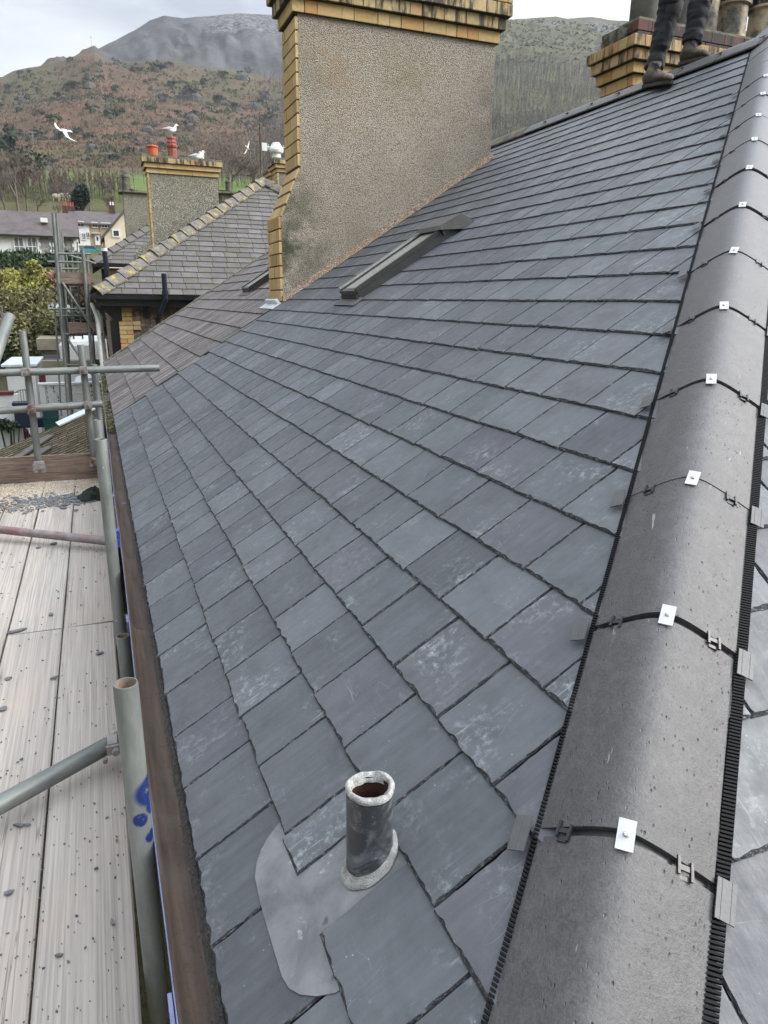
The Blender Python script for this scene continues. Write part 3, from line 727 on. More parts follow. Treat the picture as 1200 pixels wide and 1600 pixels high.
# ---- roof windows
def roof_window(name, t0, t1, ya, yb, h, label):
    """ya nearer edge, yb farther edge (world Y); built in the roof frame (x=-Y)"""
    w = house; b = place(name, None, FM @ T_(-ya, t0, 0), w)
    L = t1-t0; Wd = yb-ya; P = lambda x0, x1, y0, y1, z0, z1, nm, m, **k: MB().box((x0, y0, z0), (x1, y1, z1)).build(nm, m, b, Mw=FM @ T_(-ya, t0, 0), **k)
    P(-Wd, -Wd+.045, 0, L, .0, h, 'frame', 'fskylight'); P(-.045, 0, 0, L, 0, h*.72, 'frame', 'fskylight')
    P(-.04, -.006, .0, L, h*.722, h, 'cover_strip', 'fskylight'); P(-.0455, .006, -.004, L, h*.68, h*.7, 'cover_strip', 'fskylight')
    P(-Wd+.002, -.002, -.03, .012, 0, h*.5, 'frame', 'fskylight'); P(-Wd+.012, -.012, -.018, .03, h*.52, h*.9, 'frame', 'fskylight')
    P(-Wd+.046, -.046, .031, L-.2, h*.78, h*.86, 'pane', 'dewglass')
    P(-Wd+.0, -Wd+.045, -.01, L-.15, h*1.0+.001, h*1.0+.016, 'cover_strip', 'alum')
    P(-Wd-.02, .02, L-.2, L+.02, h*.5, h*1.04, 'hood', 'fskylight')
    mb = MB(); mb.prism([(L-.22, h*1.05), (L-.19, h*1.3), (L+.02, h*1.2), (L+.1, .02), (L+.1, 0), (L, 0)], Wd+.09, axis=0, at0=-Wd-.045); mb.build('flashing_flap', 'leadflap', b, Mw=FM @ T_(-ya, t0, 0))
    mb = MB(); mb.add([(-Wd-.06, -.11, .019), (.06, -.11, .019), (.03, 0, .03), (-Wd-.03, 0, .03), (-Wd-.06, -.11, .015), (.06, -.11, .015), (.03, 0, .0), (-Wd-.03, 0, .0)], [(0, 1, 2, 3), (7, 6, 5, 4), (0, 4, 5, 1), (1, 5, 6, 2), (2, 6, 7, 3), (3, 7, 4, 0)]); mb.build('apron_flashing', 'leadflap', b, Mw=FM @ T_(-ya, t0, 0))
    return b
roof_window('skylight', 2.43, 3.56, 5.98, 6.40, .11, '')
roof_window('skylight', 2.62, 3.35, 11.35, 11.95, .1, '')
# ---- chimneys
BR = {}
def brick_mesh(l, d, h, mat, var=8, ch=.004):
    k = (round(l, 3), round(d, 3), round(h, 3), mat)
    if k not in BR:
        BR[k] = []
        for i in range(var):
            r = random.Random(i*7+3); mb = MB(); mb.rn = (i+.5)/var
            j = lambda: r.uniform(-.002, .002)
            b = [(j(), j()), (l+j(), j()), (l+j(), d+j()), (j(), d+j())]
            vs = []
            for z, ins in ((0, ch), (ch, 0), (h-ch, 0), (h, ch)):
                vs += [V((x+(ins if x < l/2 else -ins), y+(ins if y < d/2 else -ins), z)) for x, y in b]
            fs = [(3, 2, 1, 0), (12, 13, 14, 15)]+[(q*4+a, q*4+(a+1) % 4, q*4+4+(a+1) % 4, q*4+4+a) for q in range(3) for a in range(4)]
            mb.add(vs, fs, rn=mb.rn); BR[k].append(mb.mesh('brick', mat))
    return BR[k]
def brick(parent, p, l, d, h, mat='buff', Mx=None, name='brick'):
    return place(name, rnd.choice(brick_mesh(l, d, h, mat)), T_(*p) @ (Mx or Matrix()), parent)
def course(parent, x0, y0, x1, y1, z, h, mat, longs=(.28, .14), joint=.008, depth=.12, faces='fl'):
    """a ring course: bricks along the front (y0) and left (x0) faces, core left to a mortar box"""
    if 'f' in faces:
        x = x0; i = rnd.randint(0, 1)
        while x < x1-.02:
            l = min(rnd.choice(longs), x1-x); 
            if x1-x-l < .05: l = x1-x
            brick(parent, (x, y0, z), l-joint, depth, h-joint, mat); x += l
    if 'l' in faces:
        y = y0+depth+joint
        while y < y1-.02:
            l = min(rnd.choice(longs), y1-y)
            if y1-y-l < .05: l = y1-y
            brick(parent, (x0, y, z), depth, l-joint, h-joint, mat); y += l
    if 'r' in faces:
        y = y0+depth+joint
        while y < y1-.02:
            l = min(rnd.choice(longs), y1-y)
            if y1-y-l < .05: l = y1-y
            brick(parent, (x1-depth, y, z), depth, l-joint, h-joint, mat); y += l
def chimney(parent, xl, xr, y0, dep, z0l, z0r, ztop, hb, shoulder=None, quoin=True, mat='rough', label=None, ql=.3):
    ch = thing('chimney', (xl, y0, ztop), None, None); ch.parent = parent; ch.matrix_basis = ORG[parent.name].inverted() @ T_(xl, y0, ztop)
    q = .03
    if shoulder: sx, sz0, sz1 = shoulder; poly = [(xl+q, z0l), (xr, z0r), (xr, ztop), (sx+q, ztop), (sx+q, sz1), (xl+q, sz0)]
    else: poly = [(xl+q, z0l), (xr, z0r), (xr, ztop), (xl+q, ztop)]
    mb = MB(); mb.prism(poly, dep-.006, axis=1, at0=y0); mb.build('rendered_stack', mat, ch, at0=(0, y0, 0))
    if quoin:
        m_ = .016; pl = [(xl+m_, z0l), (xl+q+.002, z0l)]+([(xl+q+.002, sz0), (sx+q+.002, sz1), (sx+q+.002, ztop), (sx+m_, ztop), (sx+m_, sz1), (xl+m_, sz0)] if shoulder else [(xl+q+.002, ztop), (xl+m_, ztop)])
        mb = MB(); mb.prism(pl, dep-.012, axis=1, at0=y0+.006); mb.build('mortar_core', 'mortar', ch, at0=(0, y0, 0))
        z = z0l; i = 0
        while z < ztop-.02:
            h = min(hb, ztop-z); xx = xl; rot = None
            if shoulder:
                if z > sz1-.02: xx = sx
                elif z > sz0-hb*.5: xx = xl+(sx-xl)*min(1, max(0, (z+hb*.5-sz0)/(sz1-sz0))); rot = Matrix.Rotation(.42, 4, 'Y')
            cuts = [0, dep*.5, dep] if i % 2 else [0, dep*.27, dep*.77, dep]
            for a, b in zip(cuts[:-1], cuts[1:]):
                brick(ch, (xx-(.02 if rot else 0), y0+a+.002, z), .06 if not rot else .085, b-a-.013, h-.013, 'buff', rot)
            z += hb; i += 1
    return ch
chm = chimney(house, 1.96, 4.66, 8.55, .6, 1.16, 2.9, 4.26, .134, shoulder=(2.2, 2.2, 2.76))
for i in range(4):
    e = (.035, .085, .135, .135)[i]; z = 4.262+i*.132; x0, x1 = 2.2-e, 4.66+e; y0, y1 = 8.55-e, 9.15+e
    MB().box((x0+.012, y0+.012, z-.003), (x1-.012, y1-.012, z+.127)).build('mortar_core', 'mortar', chm)
    course(chm, x0, y0, x1, y1, z, .132, 'buff' if i == 0 else 'buffsoot', faces='flr')
for i in range(3):
    z = 4.79+i*.12; MB().box((2.32, 8.67, z), (4.54, 9.03, z+.115)).build('mortar_core', 'mortar', chm); course(chm, 2.3, 8.65, 4.56, 9.05, z+.002, .12, 'redsoot', longs=(.2, .1))
# pebble fillet where the stack meets the slates, and the lead foot of the quoin
mb = MB(); x = 1.99; pr = []
n = 40
for i in range(n+1):
    x = 1.98+(4.68-1.98)*i/n; wv = .02*mn.noise(V((x*6, 0, 0)))+.01*mn.noise(V((x*22, 0, 0)))
    zz = x*TAN
    pr.append([V((x, 8.475+wv, zz+.012)), V((x, 8.545, zz+.075+wv)), V((x, 8.56, zz+.075+wv)), V((x, 8.56, zz-.05))])
mb.loft(pr); mb.build('pebble_fillet', 'pebble', chm, smooth=True)
mb = MB(); mb.box((-9.2, 2.20, .014), (-8.5, 2.33, .024)); mb.box((-9.15, 2.3, .014), (-8.56, 2.335, .07)); mb.build('lead_apron', 'whitelead', chm, Mw=FM)
# second stack, behind the ridge
cr_ = chimney(house, 5.97, 9.3, 7.62, .6, 2.6, 1.2, 3.87, .12, quoin=False)
for k in range(9):
    z = 3.87-.12*(k+1); 
    for a, b in ([(0, .2), (.2, .4), (.4, .6)] if k % 2 else [(0, .1), (.1, .3), (.3, .5), (.5, .6)]): brick(cr_, (5.966, 7.616+a, z), .05, b-a-.008, .112, 'buff')
    l = .26 if k % 2 else .14
    brick(cr_, (6.02, 7.612, z), l-.06, .05, .112, 'buff')
for i in range(3):
    e = (.05, .1, .14)[i]; z = 3.872+i*.12; MB().box((5.985-e, 7.63-e, z-.002), (9.3+e, 8.2+e, z+.115)).build('mortar_core', 'mortar', cr_)
    course(cr_, 5.97-e, 7.62-e, 9.3+e, 8.22+e, z, .12, 'buff' if i < 1 else 'buffsoot', longs=(.26, .15))
for i in range(2):
    z = 4.234+i*.12; MB().box((6.07, 7.74, z-.002), (9.2, 8.1, z+.115)).build('mortar_core', 'mortar', cr_); course(cr_, 6.05-i*.0, 7.72, 9.25, 8.15, z, .12, 'redsoot', longs=(.2, .11))
MB().box((5.95, 7.9, 4.2335), (6.045, 8.25, 4.42)).build('mossy_cement', 'mossy', cr_)
MB().box((6.08, 7.75, 4.475), (9.2, 8.1, 4.50)).build('flaunching', 'mossy', cr_)
def tall_pot(u, v0, dia, Y, mat, gothic, parent):
    b = at(u, v0, Y=Y); b.z = 4.49; r = dia/2; p = MB()
    if gothic:
        p.lathe(b, [(r*.97, 0), (r*.95, .08), (r*.93, .36), (r*1.12, .375), (r*1.12, .40), (r*.98, .41), (r*.9, .41), (r*.85, 0)], 28)
        o = p.build('chimney_pot', mat, parent, smooth=True); q = MB()
        for i in range(9):
            a = 6.28318*i/9
            q.tube(b+V((r*.98*math.cos(a), r*.98*math.sin(a), .40)), b+V((r*1.02*math.cos(a), r*1.02*math.sin(a), .52)), .022, .03, 8)
            for s_i in range(7):
                t0, t1 = math.pi*s_i/7, math.pi*(s_i+1)/7; w_ = math.pi/9
                P = lambda t: b+V((r*math.cos(a+w_-w_*math.cos(t)*.9), r*math.sin(a+w_-w_*math.cos(t)*.9), .50+.055*math.sin(t)))
                q.tube(P(t0), P(t1), .014, n=6)
        q.lathe(b, [(r*1.02, .545), (r*1.1, .56), (r*1.08, .75), (r*.7, .8), (r*.6, .8), (r*.9, .56), (r*1.02, .545)], 28)
        q.build('pot_crown', mat, o, smooth=True)
        MB().lathe(b, [(r*.8, .38), (r*.8, .6)], 16).build('pot_lining', 'darkpot', o)
    else:
        p.lathe(b, [(r, 0), (r*.98, .5), (r*.95, .55), (r*1.1, .58), (r*1.1, .64), (r*.9, .66), (r*.8, .66), (r*.8, .2)], 28); p.build('chimney_pot', mat, parent, smooth=True)
tall_pot(1008, 30, .37, 8.0, 'darkpot', False, cr_); tall_pot(1062, 35, .34, 8.0, 'darkpot', False, cr_)
tall_pot(1100, 40, .30, 8.0, 'pot', False, cr_); tall_pot(1142, 45, .37, 7.95, 'pot', True, cr_); tall_pot(1190, 50, .38, 7.9, 'pot', True, cr_)
# ================================================================== the scaffold beside the eaves
DZ = -.45
scf = thing('scaffold', (-.7, 4, DZ), 'galvanised tube scaffold platform with weathered timber boards running along the gutter', 'scaffold')
def tube(parent, a, b, mat='tube', r=.029, name='tube', open_a=False):
    a = V(a); b = V(b); L = (b-a).length; z = (b-a).normalized(); x = z.orthogonal().normalized(); y = z.cross(x)
    mb = MB(); n = 24; ri = r*.84; mb.cur = 0
    prof = [(r, -L), (r, -.004), (r-.0015, 0), (ri+.001, 0), (ri, -.004)]
    mb.lathe((0, 0, 0), prof, n, mi=0); mb.lathe((0, 0, 0), [(ri, -.004), (ri, -.25 if L > .3 else -L*.8)], n, mi=1); mb.lathe((0, 0, 0), [(ri, -.25 if L > .3 else -L*.8), (0, -.25 if L > .3 else -L*.8)], n, mi=1)
    mb.lathe((0, 0, 0), [(0, -L), (r, -L)], n, mi=1)
    return mb.build(name, [mat, 'tubein'], parent, Mw=frame(b, x, y, z), smooth=True)
def stand(u, v, D, zb, mat='tube', r=.029):
    p = at(u, v, D=D); return tube(scf, (p.x, p.y, zb), p, mat, r, 'standard')
s1 = stand(196, 1067, 1.69, -2.6, 'tube_blue'); s2 = stand(192, 993, 3.2, -2.6); s3 = stand(157, 686, 3.45, -2.6)
s4 = stand(152, 656, 4.9, -2.6); s5 = stand(147, 569, 6.9, -2.6)
def coupler(p, parent=scf, ax='x', s=1.):
    mb = MB(); p = V(p); w = .045*s
    mb.box((p.x-w, p.y-.043, p.z-w*.8), (p.x+w, p.y-.03, p.z+w*.8)); mb.box((p.x-w*.8, p.y-.03, p.z-w), (p.x+w*.8, p.y+.035, p.z-w*.68)); mb.box((p.x-w*.8, p.y-.03, p.z+w*.68), (p.x+w*.8, p.y+.035, p.z+w))
    mb.tube((p.x+.01, p.y-.065, p.z+.0), (p.x+.01, p.y-.043, p.z+.0), .014, n=6); mb.tube((p.x-.03, p.y-.06, p.z-.03), (p.x-.03, p.y-.043, p.z-.03), .01, n=6)
    return mb.build('coupler', 'coupler', parent)
A0 = at(62, 735, Y=7.55); A1 = at(35, 517, Y=7.5); B0 = at(148, 726, Y=7.55); B1 = at(126, 539, Y=7.5)
tube(scf, A0, A1, r=.032, name='standard'); tube(scf, B0, B1, r=.032, name='standard')
for (u0, v0, u1, v1) in ((-40, 584, 249, 575), (-2, 642, 160, 631)):
    a = at(u0, v0, Y=7.44); b = at(u1, v1, Y=7.44); tube(scf, a, b, r=.034, name='guard_rail')
    for P in (at(40, v0+(v1-v0)*(40-u0)/(u1-u0), Y=7.41) if v0 < 600 else at(50, 639, Y=7.41), at(130.5, v0+(v1-v0)*(130.5-u0)/(u1-u0), Y=7.41) if v0 < 600 else at(138, 633, Y=7.41)): coupler(P, s=.8)
coupler(at(62, 730, Y=7.43), s=1.2); coupler(at(147, 722, Y=7.43), s=.9)
tube(scf, at(-40, 655, D=5.0), at(15, 494, D=5.6), r=.04, name='brace')
# blue painted coupler near the third standard
pp = at(181, 842, D=3.75); mb = MB(); mb.box((pp.x-.03, pp.y-.03, pp.z-.04), (pp.x+.02, pp.y+.03, pp.z+.05)); mb.tube((pp.x, pp.y-.03, pp.z), (pp.x, pp.y-.055, pp.z), .014, n=6); mb.build('coupler', 'bluepaint', scf)
# tubes lying across the boards
tube(scf, at(-60, 821, Z=DZ+.08), at(172, 846, Z=DZ+.08), 'tube_red', .031, 'cross_tube')
tube(scf, at(-60, 1290, Z=DZ+.1), at(190, 1153, Z=DZ+.1), 'tube', .033, 'cross_tube')
coupler(at(176, 1163, Z=DZ+.12), s=.5)
# boards: edges follow the joints seen in the photograph
DEND = 7.62
def board(x0, x1, y0, y1, name='board', dz=0.):
    mb = MB(); r = rnd.random(); mb.rn = r; n = max(2, int((y1-y0)/.35)); rings = []
    ph = rnd.random()*40; tilt = rnd.uniform(-.004, .004)
    for i in range(n+1):
        y = y0+(y1-y0)*i/n; e = lambda k: .0035*mn.noise(V((ph+k*9, y*1.7, k)))
        c = .006; xa, xb = x0+e(1), x1+e(2); z0 = DZ-.045+dz; z1 = DZ+dz+e(3)*.8
        zt = lambda x: z1+tilt*(x-(x0+x1)/2)/.13
        rings.append([V((xa, y, z0)), V((xb, y, z0)), V((xb, y, zt(xb)-c)), V((xb-c, y, zt(xb))), V((xa+c, y, zt(xa))), V((xa, y, zt(xa)-c))])
    mb.loft(rings, mi=0); mb.r = [r]*len(mb.v)
    return mb.build(name, 'board', scf)
XS = [-1.94, -1.66, -1.375, -1.10, -.845, -.708, -.436, -.160, -.10]
SP = 3.98
bounds = [(-1.93, -1.655), (-1.652, -1.383), (-1.379, -1.108), (-1.104, -.83+.0)]
XB = [(-1.255, -.985), (-.980, -.712), (-.704, -.434), (-.426, -.152), (-.144, .02)]
for i, (a, b) in enumerate([(-1.80, -1.53), (-1.527, -1.258)]+XB[:2]): board(a, b, .2, 3.2+.5*(i % 2)); board(a, b, 3.206+.5*(i % 2), DEND)
board(XB[2][0], XB[2][1], .2, SP); board(XB[2][0], XB[2][1], SP+.012, DEND)
board(XB[3][0], XB[3][1]-.012, .2, SP-.0); board(XB[3][0], XB[3][1]-.005, SP+.012, DEND)
for y in (.6, 2.4, 4.2, 6., 7.5):
    tube(scf, (-1.9, y, DZ-.09), (.1, y, DZ-.09), name='transom')
def toe(p0, p1, h, zb):
    p0, p1 = V(p0), V(p1); d = (p1-p0).normalized(); nn = V((-d.y, d.x, 0)); L = (p1-p0).length
    mb = MB(); mb.rn = rnd.random(); mb.box((0, 0, 0), (L, .04, h)); return mb.build('toe_board', 'toe', scf, Mw=frame((p0.x, p0.y, zb), d, nn, (0, 0, 1)))
toe((-1.12, 7.64, 0), (-.115, 7.60, 0), .255, DZ+.003)
toe((-1.135, 5.0, 0), (-1.135, 7.62, 0), .25, DZ+.003)
# chips of slate and grit on the boards
def chip(x, y, s, z=DZ+.006, named=True):
    mb = MB(); k = rnd.randint(4, 6); a0 = rnd.random()*6; el = rnd.uniform(1, 2.6); rot = rnd.uniform(0, 3.1); pts = []
    for i in range(k):
        a = a0+6.28318*i/k+rnd.uniform(-.3, .3); r = s*rnd.uniform(.6, 1.1); px, py = r*math.cos(a)*el, r*math.sin(a)
        pts.append((px*math.cos(rot)-py*math.sin(rot), px*math.sin(rot)+py*math.cos(rot)))
    mb.prism(pts, rnd.uniform(.003, .006), axis=2, at0=0, Mx=T_(x, y, z) @ Matrix.Rotation(rnd.uniform(-.12, .12), 4, 'X'))
    return mb
named = [(25, 988, 'pale slate chip on the boards left of the board joint', .024), (12, 1062, 'thin slate flake near the left edge of the boards', .018), (4, 1110, 'dark slate chip at the very left edge of the boards', .02),
    (80, 962, 'long narrow slate sliver on the board beside the butt joint', .016), (156, 1022, 'rounded slate flake right of the butt joint in the boards', .014), (84, 1061, 'small slate chip on the middle board beyond the cross tube', .012),
    (14, 1397, 'slate flake low on the left board', .012), (176, 1443, 'small slate sliver beside the nearest standard', .008), (92, 1496, 'small curled slate flake on the nearest board', .006), (85, 850, 'slate sliver just nearer than the far cross tube', .025), (60, 857, 'second slate flake nearer than the far cross tube', .022), (40, 802, 'slate flake in the debris beyond the far cross tube', .03), (22, 798, 'dark slate flake at the left of the far debris', .03),
    (100, 795, 'slate flake in the right half of the far debris', .028), (118, 798, 'slate flake nearest the black cloth', .025), (28, 1292, 'pale slate flake beneath the near cross tube', .011), (44, 1291, 'dark little chip beside the pale flake under the near tube', .007)]
for u, v, lab, s in named:
    p = at(u, v, Z=DZ); setattrs(chip(p.x, p.y, s).build('slate_chip', 'chip', at0=(p.x, p.y, DZ)), lab, 'slate chip', 'bits of slate lying on the scaffold boards')
mb = MB()
for i in range(330):
    p = at(rnd.uniform(-30, 200), rnd.uniform(765, 1600), Z=DZ)
    if p.x > -.17 : continue
    s = rnd.expovariate(1/.0007)*(.4+p.y/3)+.0005*p.y
    c = chip(p.x, p.y, min(s, .0045), DZ+.003); mb.add(c.v, c.f)
for i in range(420):
    x, y = rnd.gauss(-.62, .28), 6.8+rnd.gauss(0, .12)
    if x < -.17: c = chip(x, y, rnd.uniform(.006, .022), DZ+.006); mb.add(c.v, c.f)
setattrs(mb.build('slate_debris', 'chip'), 'scattered crumbs of broken slate over the scaffold boards', 'debris', kind='stuff')
mb = MB()
for i in range(3200):
    x = -1.1+.95*rnd.random()**1.3; y = 7.55-abs(rnd.gauss(0, .28))*(1.4 if x < -.8 else .9)
    if rnd.random() < .25: x, y = rnd.gauss(-.75, .2), rnd.gauss(6.75, .1)
    if x > -.17: continue
    s = rnd.uniform(.003, .010); mb.prism([(-s, -s*.6), (s, -s*.3), (0, s)], .004, axis=2, Mx=T_(x, y, DZ+.004) @ Matrix.Rotation(rnd.random()*6, 4, 'Z'))
setattrs(mb.build('pale_grit', 'sawdust'), 'pale mortar grit heaped on the far end of the boards', 'grit', kind='stuff')
# crumpled cloth on the boards
p = at(146, 778, Z=DZ); mb = MB(); rings = []
for k, (r, z) in enumerate(((1, 0), (1.02, .02), (.8, .05), (.5, .075), (.2, .085))):
    rings.append([V((p.x+r*.11*math.cos(a)*(1+.5*mn.noise(V((math.cos(a)*1.6, math.sin(a)*1.6, k*.5+2)))), p.y+r*.14*math.sin(a)*(1+.5*mn.noise(V((math.cos(a)*1.6, math.sin(a)*1.6, k*.5)))), DZ+.004+z*(1+.6*mn.noise(V((math.cos(a)*3, math.sin(a)*3, k)))))) for a in [6.28318*i/22 for i in range(22)]])
mb.loft(rings); setattrs(mb.build('crumpled_glove', 'cloth', smooth=True, at0=p), 'crumpled black cloth glove lying at the far end of the boards', 'glove')

# ================================================================== neighbouring houses up the street
def tri_field(parent, name, Fm, W_, g, w, rows, m_, n_ind, names, th=.012, side='both', top=None, x_lo=0., x_hi=None, **k):
    """slates of a hip end: triangle/trapezoid 0..W_ wide at the eaves"""
    rr = []
    for i in range(rows):
        y = i*g; a = y*math.cos(math.atan(.66)); js = [a-.1+rnd.uniform(0, w)*0+(w/2 if i % 2 else 0)]
        hi = (W_-a if x_hi is None else x_hi)
        while js[-1] < hi: js.append(js[-1]+rnd.gauss(w, w*.05))
        rr.append((y, js))
    ca = math.cos(math.atan(.66)); cl = [(1, -ca, 0)]
    if x_hi is None: cl.append((-1, -ca, W_))
    slate_field(parent, name, Fm, rr, g, m_, clips=cl, n_ind=n_ind, names=names, th=th, **k)
def hip_row(parent, p0, p1, mat, w=.19, n_l=.5, side=V((1, -1, 0)).normalized(), name='hip_tile', top=.13):
    p0, p1 = V(p0), V(p1); d = (p1-p0).normalized(); x = V((d.y, -d.x, 0)).normalized(); u = x.cross(d); L = (p1-p0).length; k = 0; s = 0
    me = BR.setdefault(('hip', mat, w, n_l), tile_mesh(w, -.04, top, 0, n_l*1.06, name, mat, 1, th=.04, rise=.05))
    while s < L-.1:
        place(name, me, frame(p0+d*s, x, d, u) @ Matrix.Rotation(rnd.uniform(-.03, .03), 4, 'Z') @ T_(0, 0, rnd.uniform(0, .012)), parent); s += n_l
def street_house(x0, y0, z0, W_, depth, label, slate=('grey_slate', 'old_edge'), n_ind=260, g=.26, w=.36, hipw=.2, hipl=.46, wall='rubble', gutter_mat='black', hip_mat='oldridge', mirror=True):
    h = thing('street_house', (x0, y0, z0), label, 'house'); Tn = .66; a = math.atan(Tn); half = W_/2; rz = half*Tn
    Fe = frame((x0, y0, z0), (1, 0, 0), (0, math.cos(a), math.sin(a)), (0, -math.sin(a), math.cos(a)))
    Fs = frame((x0, y0, z0), (0, -1, 0), (math.cos(a), 0, math.sin(a)), (-math.sin(a), 0, math.cos(a)))
    e = .02; mb = MB(); P = [(x0, y0, z0-e), (x0+W_, y0, z0-e), (x0+half, y0+half, z0+rz-e), (x0+half, y0+depth, z0+rz-e), (x0, y0+depth, z0-e), (x0+W_, y0+depth, z0-e)]
    P += [(x, y, z-.12) for x, y, z in P]
    mb.add(P, [(0, 1, 2), (0, 2, 3, 4), (1, 5, 3, 2), (6, 8, 7), (6, 10, 9, 8), (7, 8, 9, 11), (0, 4, 10, 6), (1, 0, 6, 7), (5, 1, 7, 11), (4, 3, 9, 10), (3, 5, 11, 9)]); mb.build('roof_underlay', 'felt', h, fix=False)
    tri_field(h, 'upper_slates', Fe, W_, g, w, int(rz/math.sin(a)/g), list(slate), n_ind, 'slate')
    # the slope along the street
    rows = []
    for i in range(int(half/math.cos(a)/g)):
        y = i*g; js = [-depth]
        while js[-1] < -(y*math.cos(a)): js.append(js[-1]+rnd.gauss(w, .02))
        rows.append((y, js))
    slate_field(h, 'street_slope_slates', Fs, rows, g, list(slate), clips=[(-1, -math.cos(a), 0)], n_ind=0, th=.012)
    hip_row(h, (x0, y0, z0+.0), (x0+half, y0+half, z0+rz), hip_mat, hipw, hipl); hip_row(h, (x0+W_, y0, z0), (x0+half, y0+half, z0+rz), hip_mat, hipw, hipl)
    hip_row(h, (x0+half, y0+half, z0+rz), (x0+half, y0+depth, z0+rz), hip_mat, hipw, hipl, name='ridge_tile')
    return h
h2 = street_house(.0, 19.0, 1.40, 10.6, 10, 'slate-roofed house with lichen-spotted hip tiles and yellow brick corner beyond the old roof')
def wall_h2():
    x0, y0, z0 = 0, 19., 1.4
    MB().box((.32, y0+.34, -6), (10.3, y0+10, z0-.14)).build('wall', 'rubble', h2)
    MB().box((-.03, y0-.12, z0-.11), (10.6, y0-.02, z0-.01)).build('gutter', 'black', h2); MB().box((.0, y0-.016, z0-.27), (10.6, y0+.02, z0-.115)).build('fascia_board', 'black', h2)
    MB().box((-.12, y0-.08, z0-.11), (-.02, y0+10, z0-.01)).build('gutter', 'black', h2); MB().box((-.016, y0+.03, z0-.25), (.02, y0+10, z0-.115)).build('fascia_board', 'black', h2)
    MB().box((.0201, y0+.0201, z0-.26), (10.5, y0+.34, z0-.235)).build('soffit', 'black', h2); MB().box((.0201, y0+.341, z0-.26), (.32, y0+10, z0-.235)).build('soffit', 'black', h2)
    # corner bracket and black downpipe
    mb = MB(); mb.prism([(.05, z0-.27), (.55, z0-.27), (.55, z0-.62), (.38, z0-.62)], .06, axis=1, at0=y0+.23); mb.build('eaves_bracket', 'black', h2)
    MB().box((.26, y0+.24, -4.), (.46, y0+.318, z0-.62)).build('downpipe', 'black', h2)
    z = z0-.27-.135; i = 0
    while z > -1.6:
        xs = [.47, .64, .80] if i % 2 else [.47, .80]
        if i % 5 in (3, 4): xs = xs+[.98]
        for a, b in zip(xs[:-1], xs[1:]): brick(h2, (a, y0+.255, z), b-a-.01, .09, .098, 'buff')
        z -= .108; i += 1
    for j, x in enumerate((1.05, 2.9, 3.75, 4.6)): MB().box((x, y0+.24, z0-.52), (x+.13, y0+.338, z0-.265)).build('eaves_block', 'black', h2)
    for q in range(26):
        x, zz = rnd.uniform(1.25, 4.8), rnd.uniform(-1.2, 1.0); mb = MB(); s = rnd.uniform(.05, .16)
        mb.lathe((0, 0, 0), [(0, .06), (s*.7, .045), (s, .0)], 7, sx=1.4); o = mb.build('wall_stone', 'stone' if q % 3 else 'rubble', h2, Mw=T_(x, y0+.335, zz) @ Matrix.Rotation(math.pi/2, 4, 'X'), smooth=True)
    # soil pipe with offset through the eaves
    x = at(257, 440, Y=y0-.2).x; pts = [(x, y0-.17, z0+.50), (x, y0-.17, z0-.1), (x-.17, y0-.05, z0-.45), (x-.19, y0+.15, z0-.62), (x-.2, y0+.16, -3)]
    mb = MB()
    for a, b in zip(pts[:-1], pts[1:]): mb.tube(a, b, .062, n=14)
    for p_ in ((pts[0][0], pts[0][1], z0+.02), (x-.195, y0+.155, z0-.6), (x-.2, y0+.16, z0-.9)): mb.tube(p_, (p_[0], p_[1], p_[2]+.08), .08, n=14)
    mb.build('soil_pipe', 'navy', h2, smooth=True)
    for (u, yo, m_) in ((154.5, .4, 'white'), (160, 1.2, 'white')):
        b_ = at(u, 520, Y=y0+yo); mb = MB(); mb.tube((b_.x, b_.y, -4), (b_.x, b_.y, z0-.55), .05, n=10); mb.tube((b_.x, b_.y, z0-.55), (b_.x-.1, b_.y, z0-.2), .05, n=10); mb.build('white_downpipe', m_, h2, smooth=True)
wall_h2()
def stack(parent, uL, uR, vT, Y, dep, zb, sh=None, corb=3, mat='rough2', h=.15, ql=True, nb=.4):
    """rendered stack with buff corbel courses, located by its corners at distance Y"""
    a = at(uL, vT, Y=Y); b = at(uR, vT+7, Y=Y); xl, xr, zt = a.x, b.x, a.z
    ch = chimney(parent, xl, xr, Y, dep, zb, zb, zt, h, shoulder=sh and (xl, zt-2.2, zt-1.5) and (xl, zt-2, zt-1.9), quoin=False, mat=mat)
    if ql:
        z = zt-h; 
        while z > zb: brick(ch, (xl-.02, Y-.012, z), .05, dep*.6, h-.012, 'buff'); brick(ch, (xl-.02, Y-.008+dep*.6, z), .05, dep*.38, h-.012, 'buff'); z -= h
    for i in range(corb):
        e = (.04, .1, .16, .16)[i]; z = zt+.003+i*h; MB().box((xl-e+.015, Y-e+.015, z-.002), (xr+e-.015, Y+dep+e-.015, z+h-.006)).build('mortar_core', 'mortar', ch)
        course(ch, xl-e, Y-e, xr+e, Y+dep+e, z, h, 'buff' if i < 2 else 'buffsoot', longs=(nb, nb*.6))
    MB().box((xl-.15, Y-.13, zt+corb*h+.001), (xr+.15, Y+dep+.13, zt+corb*h+.07)).build('flaunching', 'mossy', ch)
    return ch, xl, xr, zt+corb*h+.07
YA = 26.
chA, xl, xr, ztA = stack(h2, 231, 340, 270, YA, .7, 2.0)
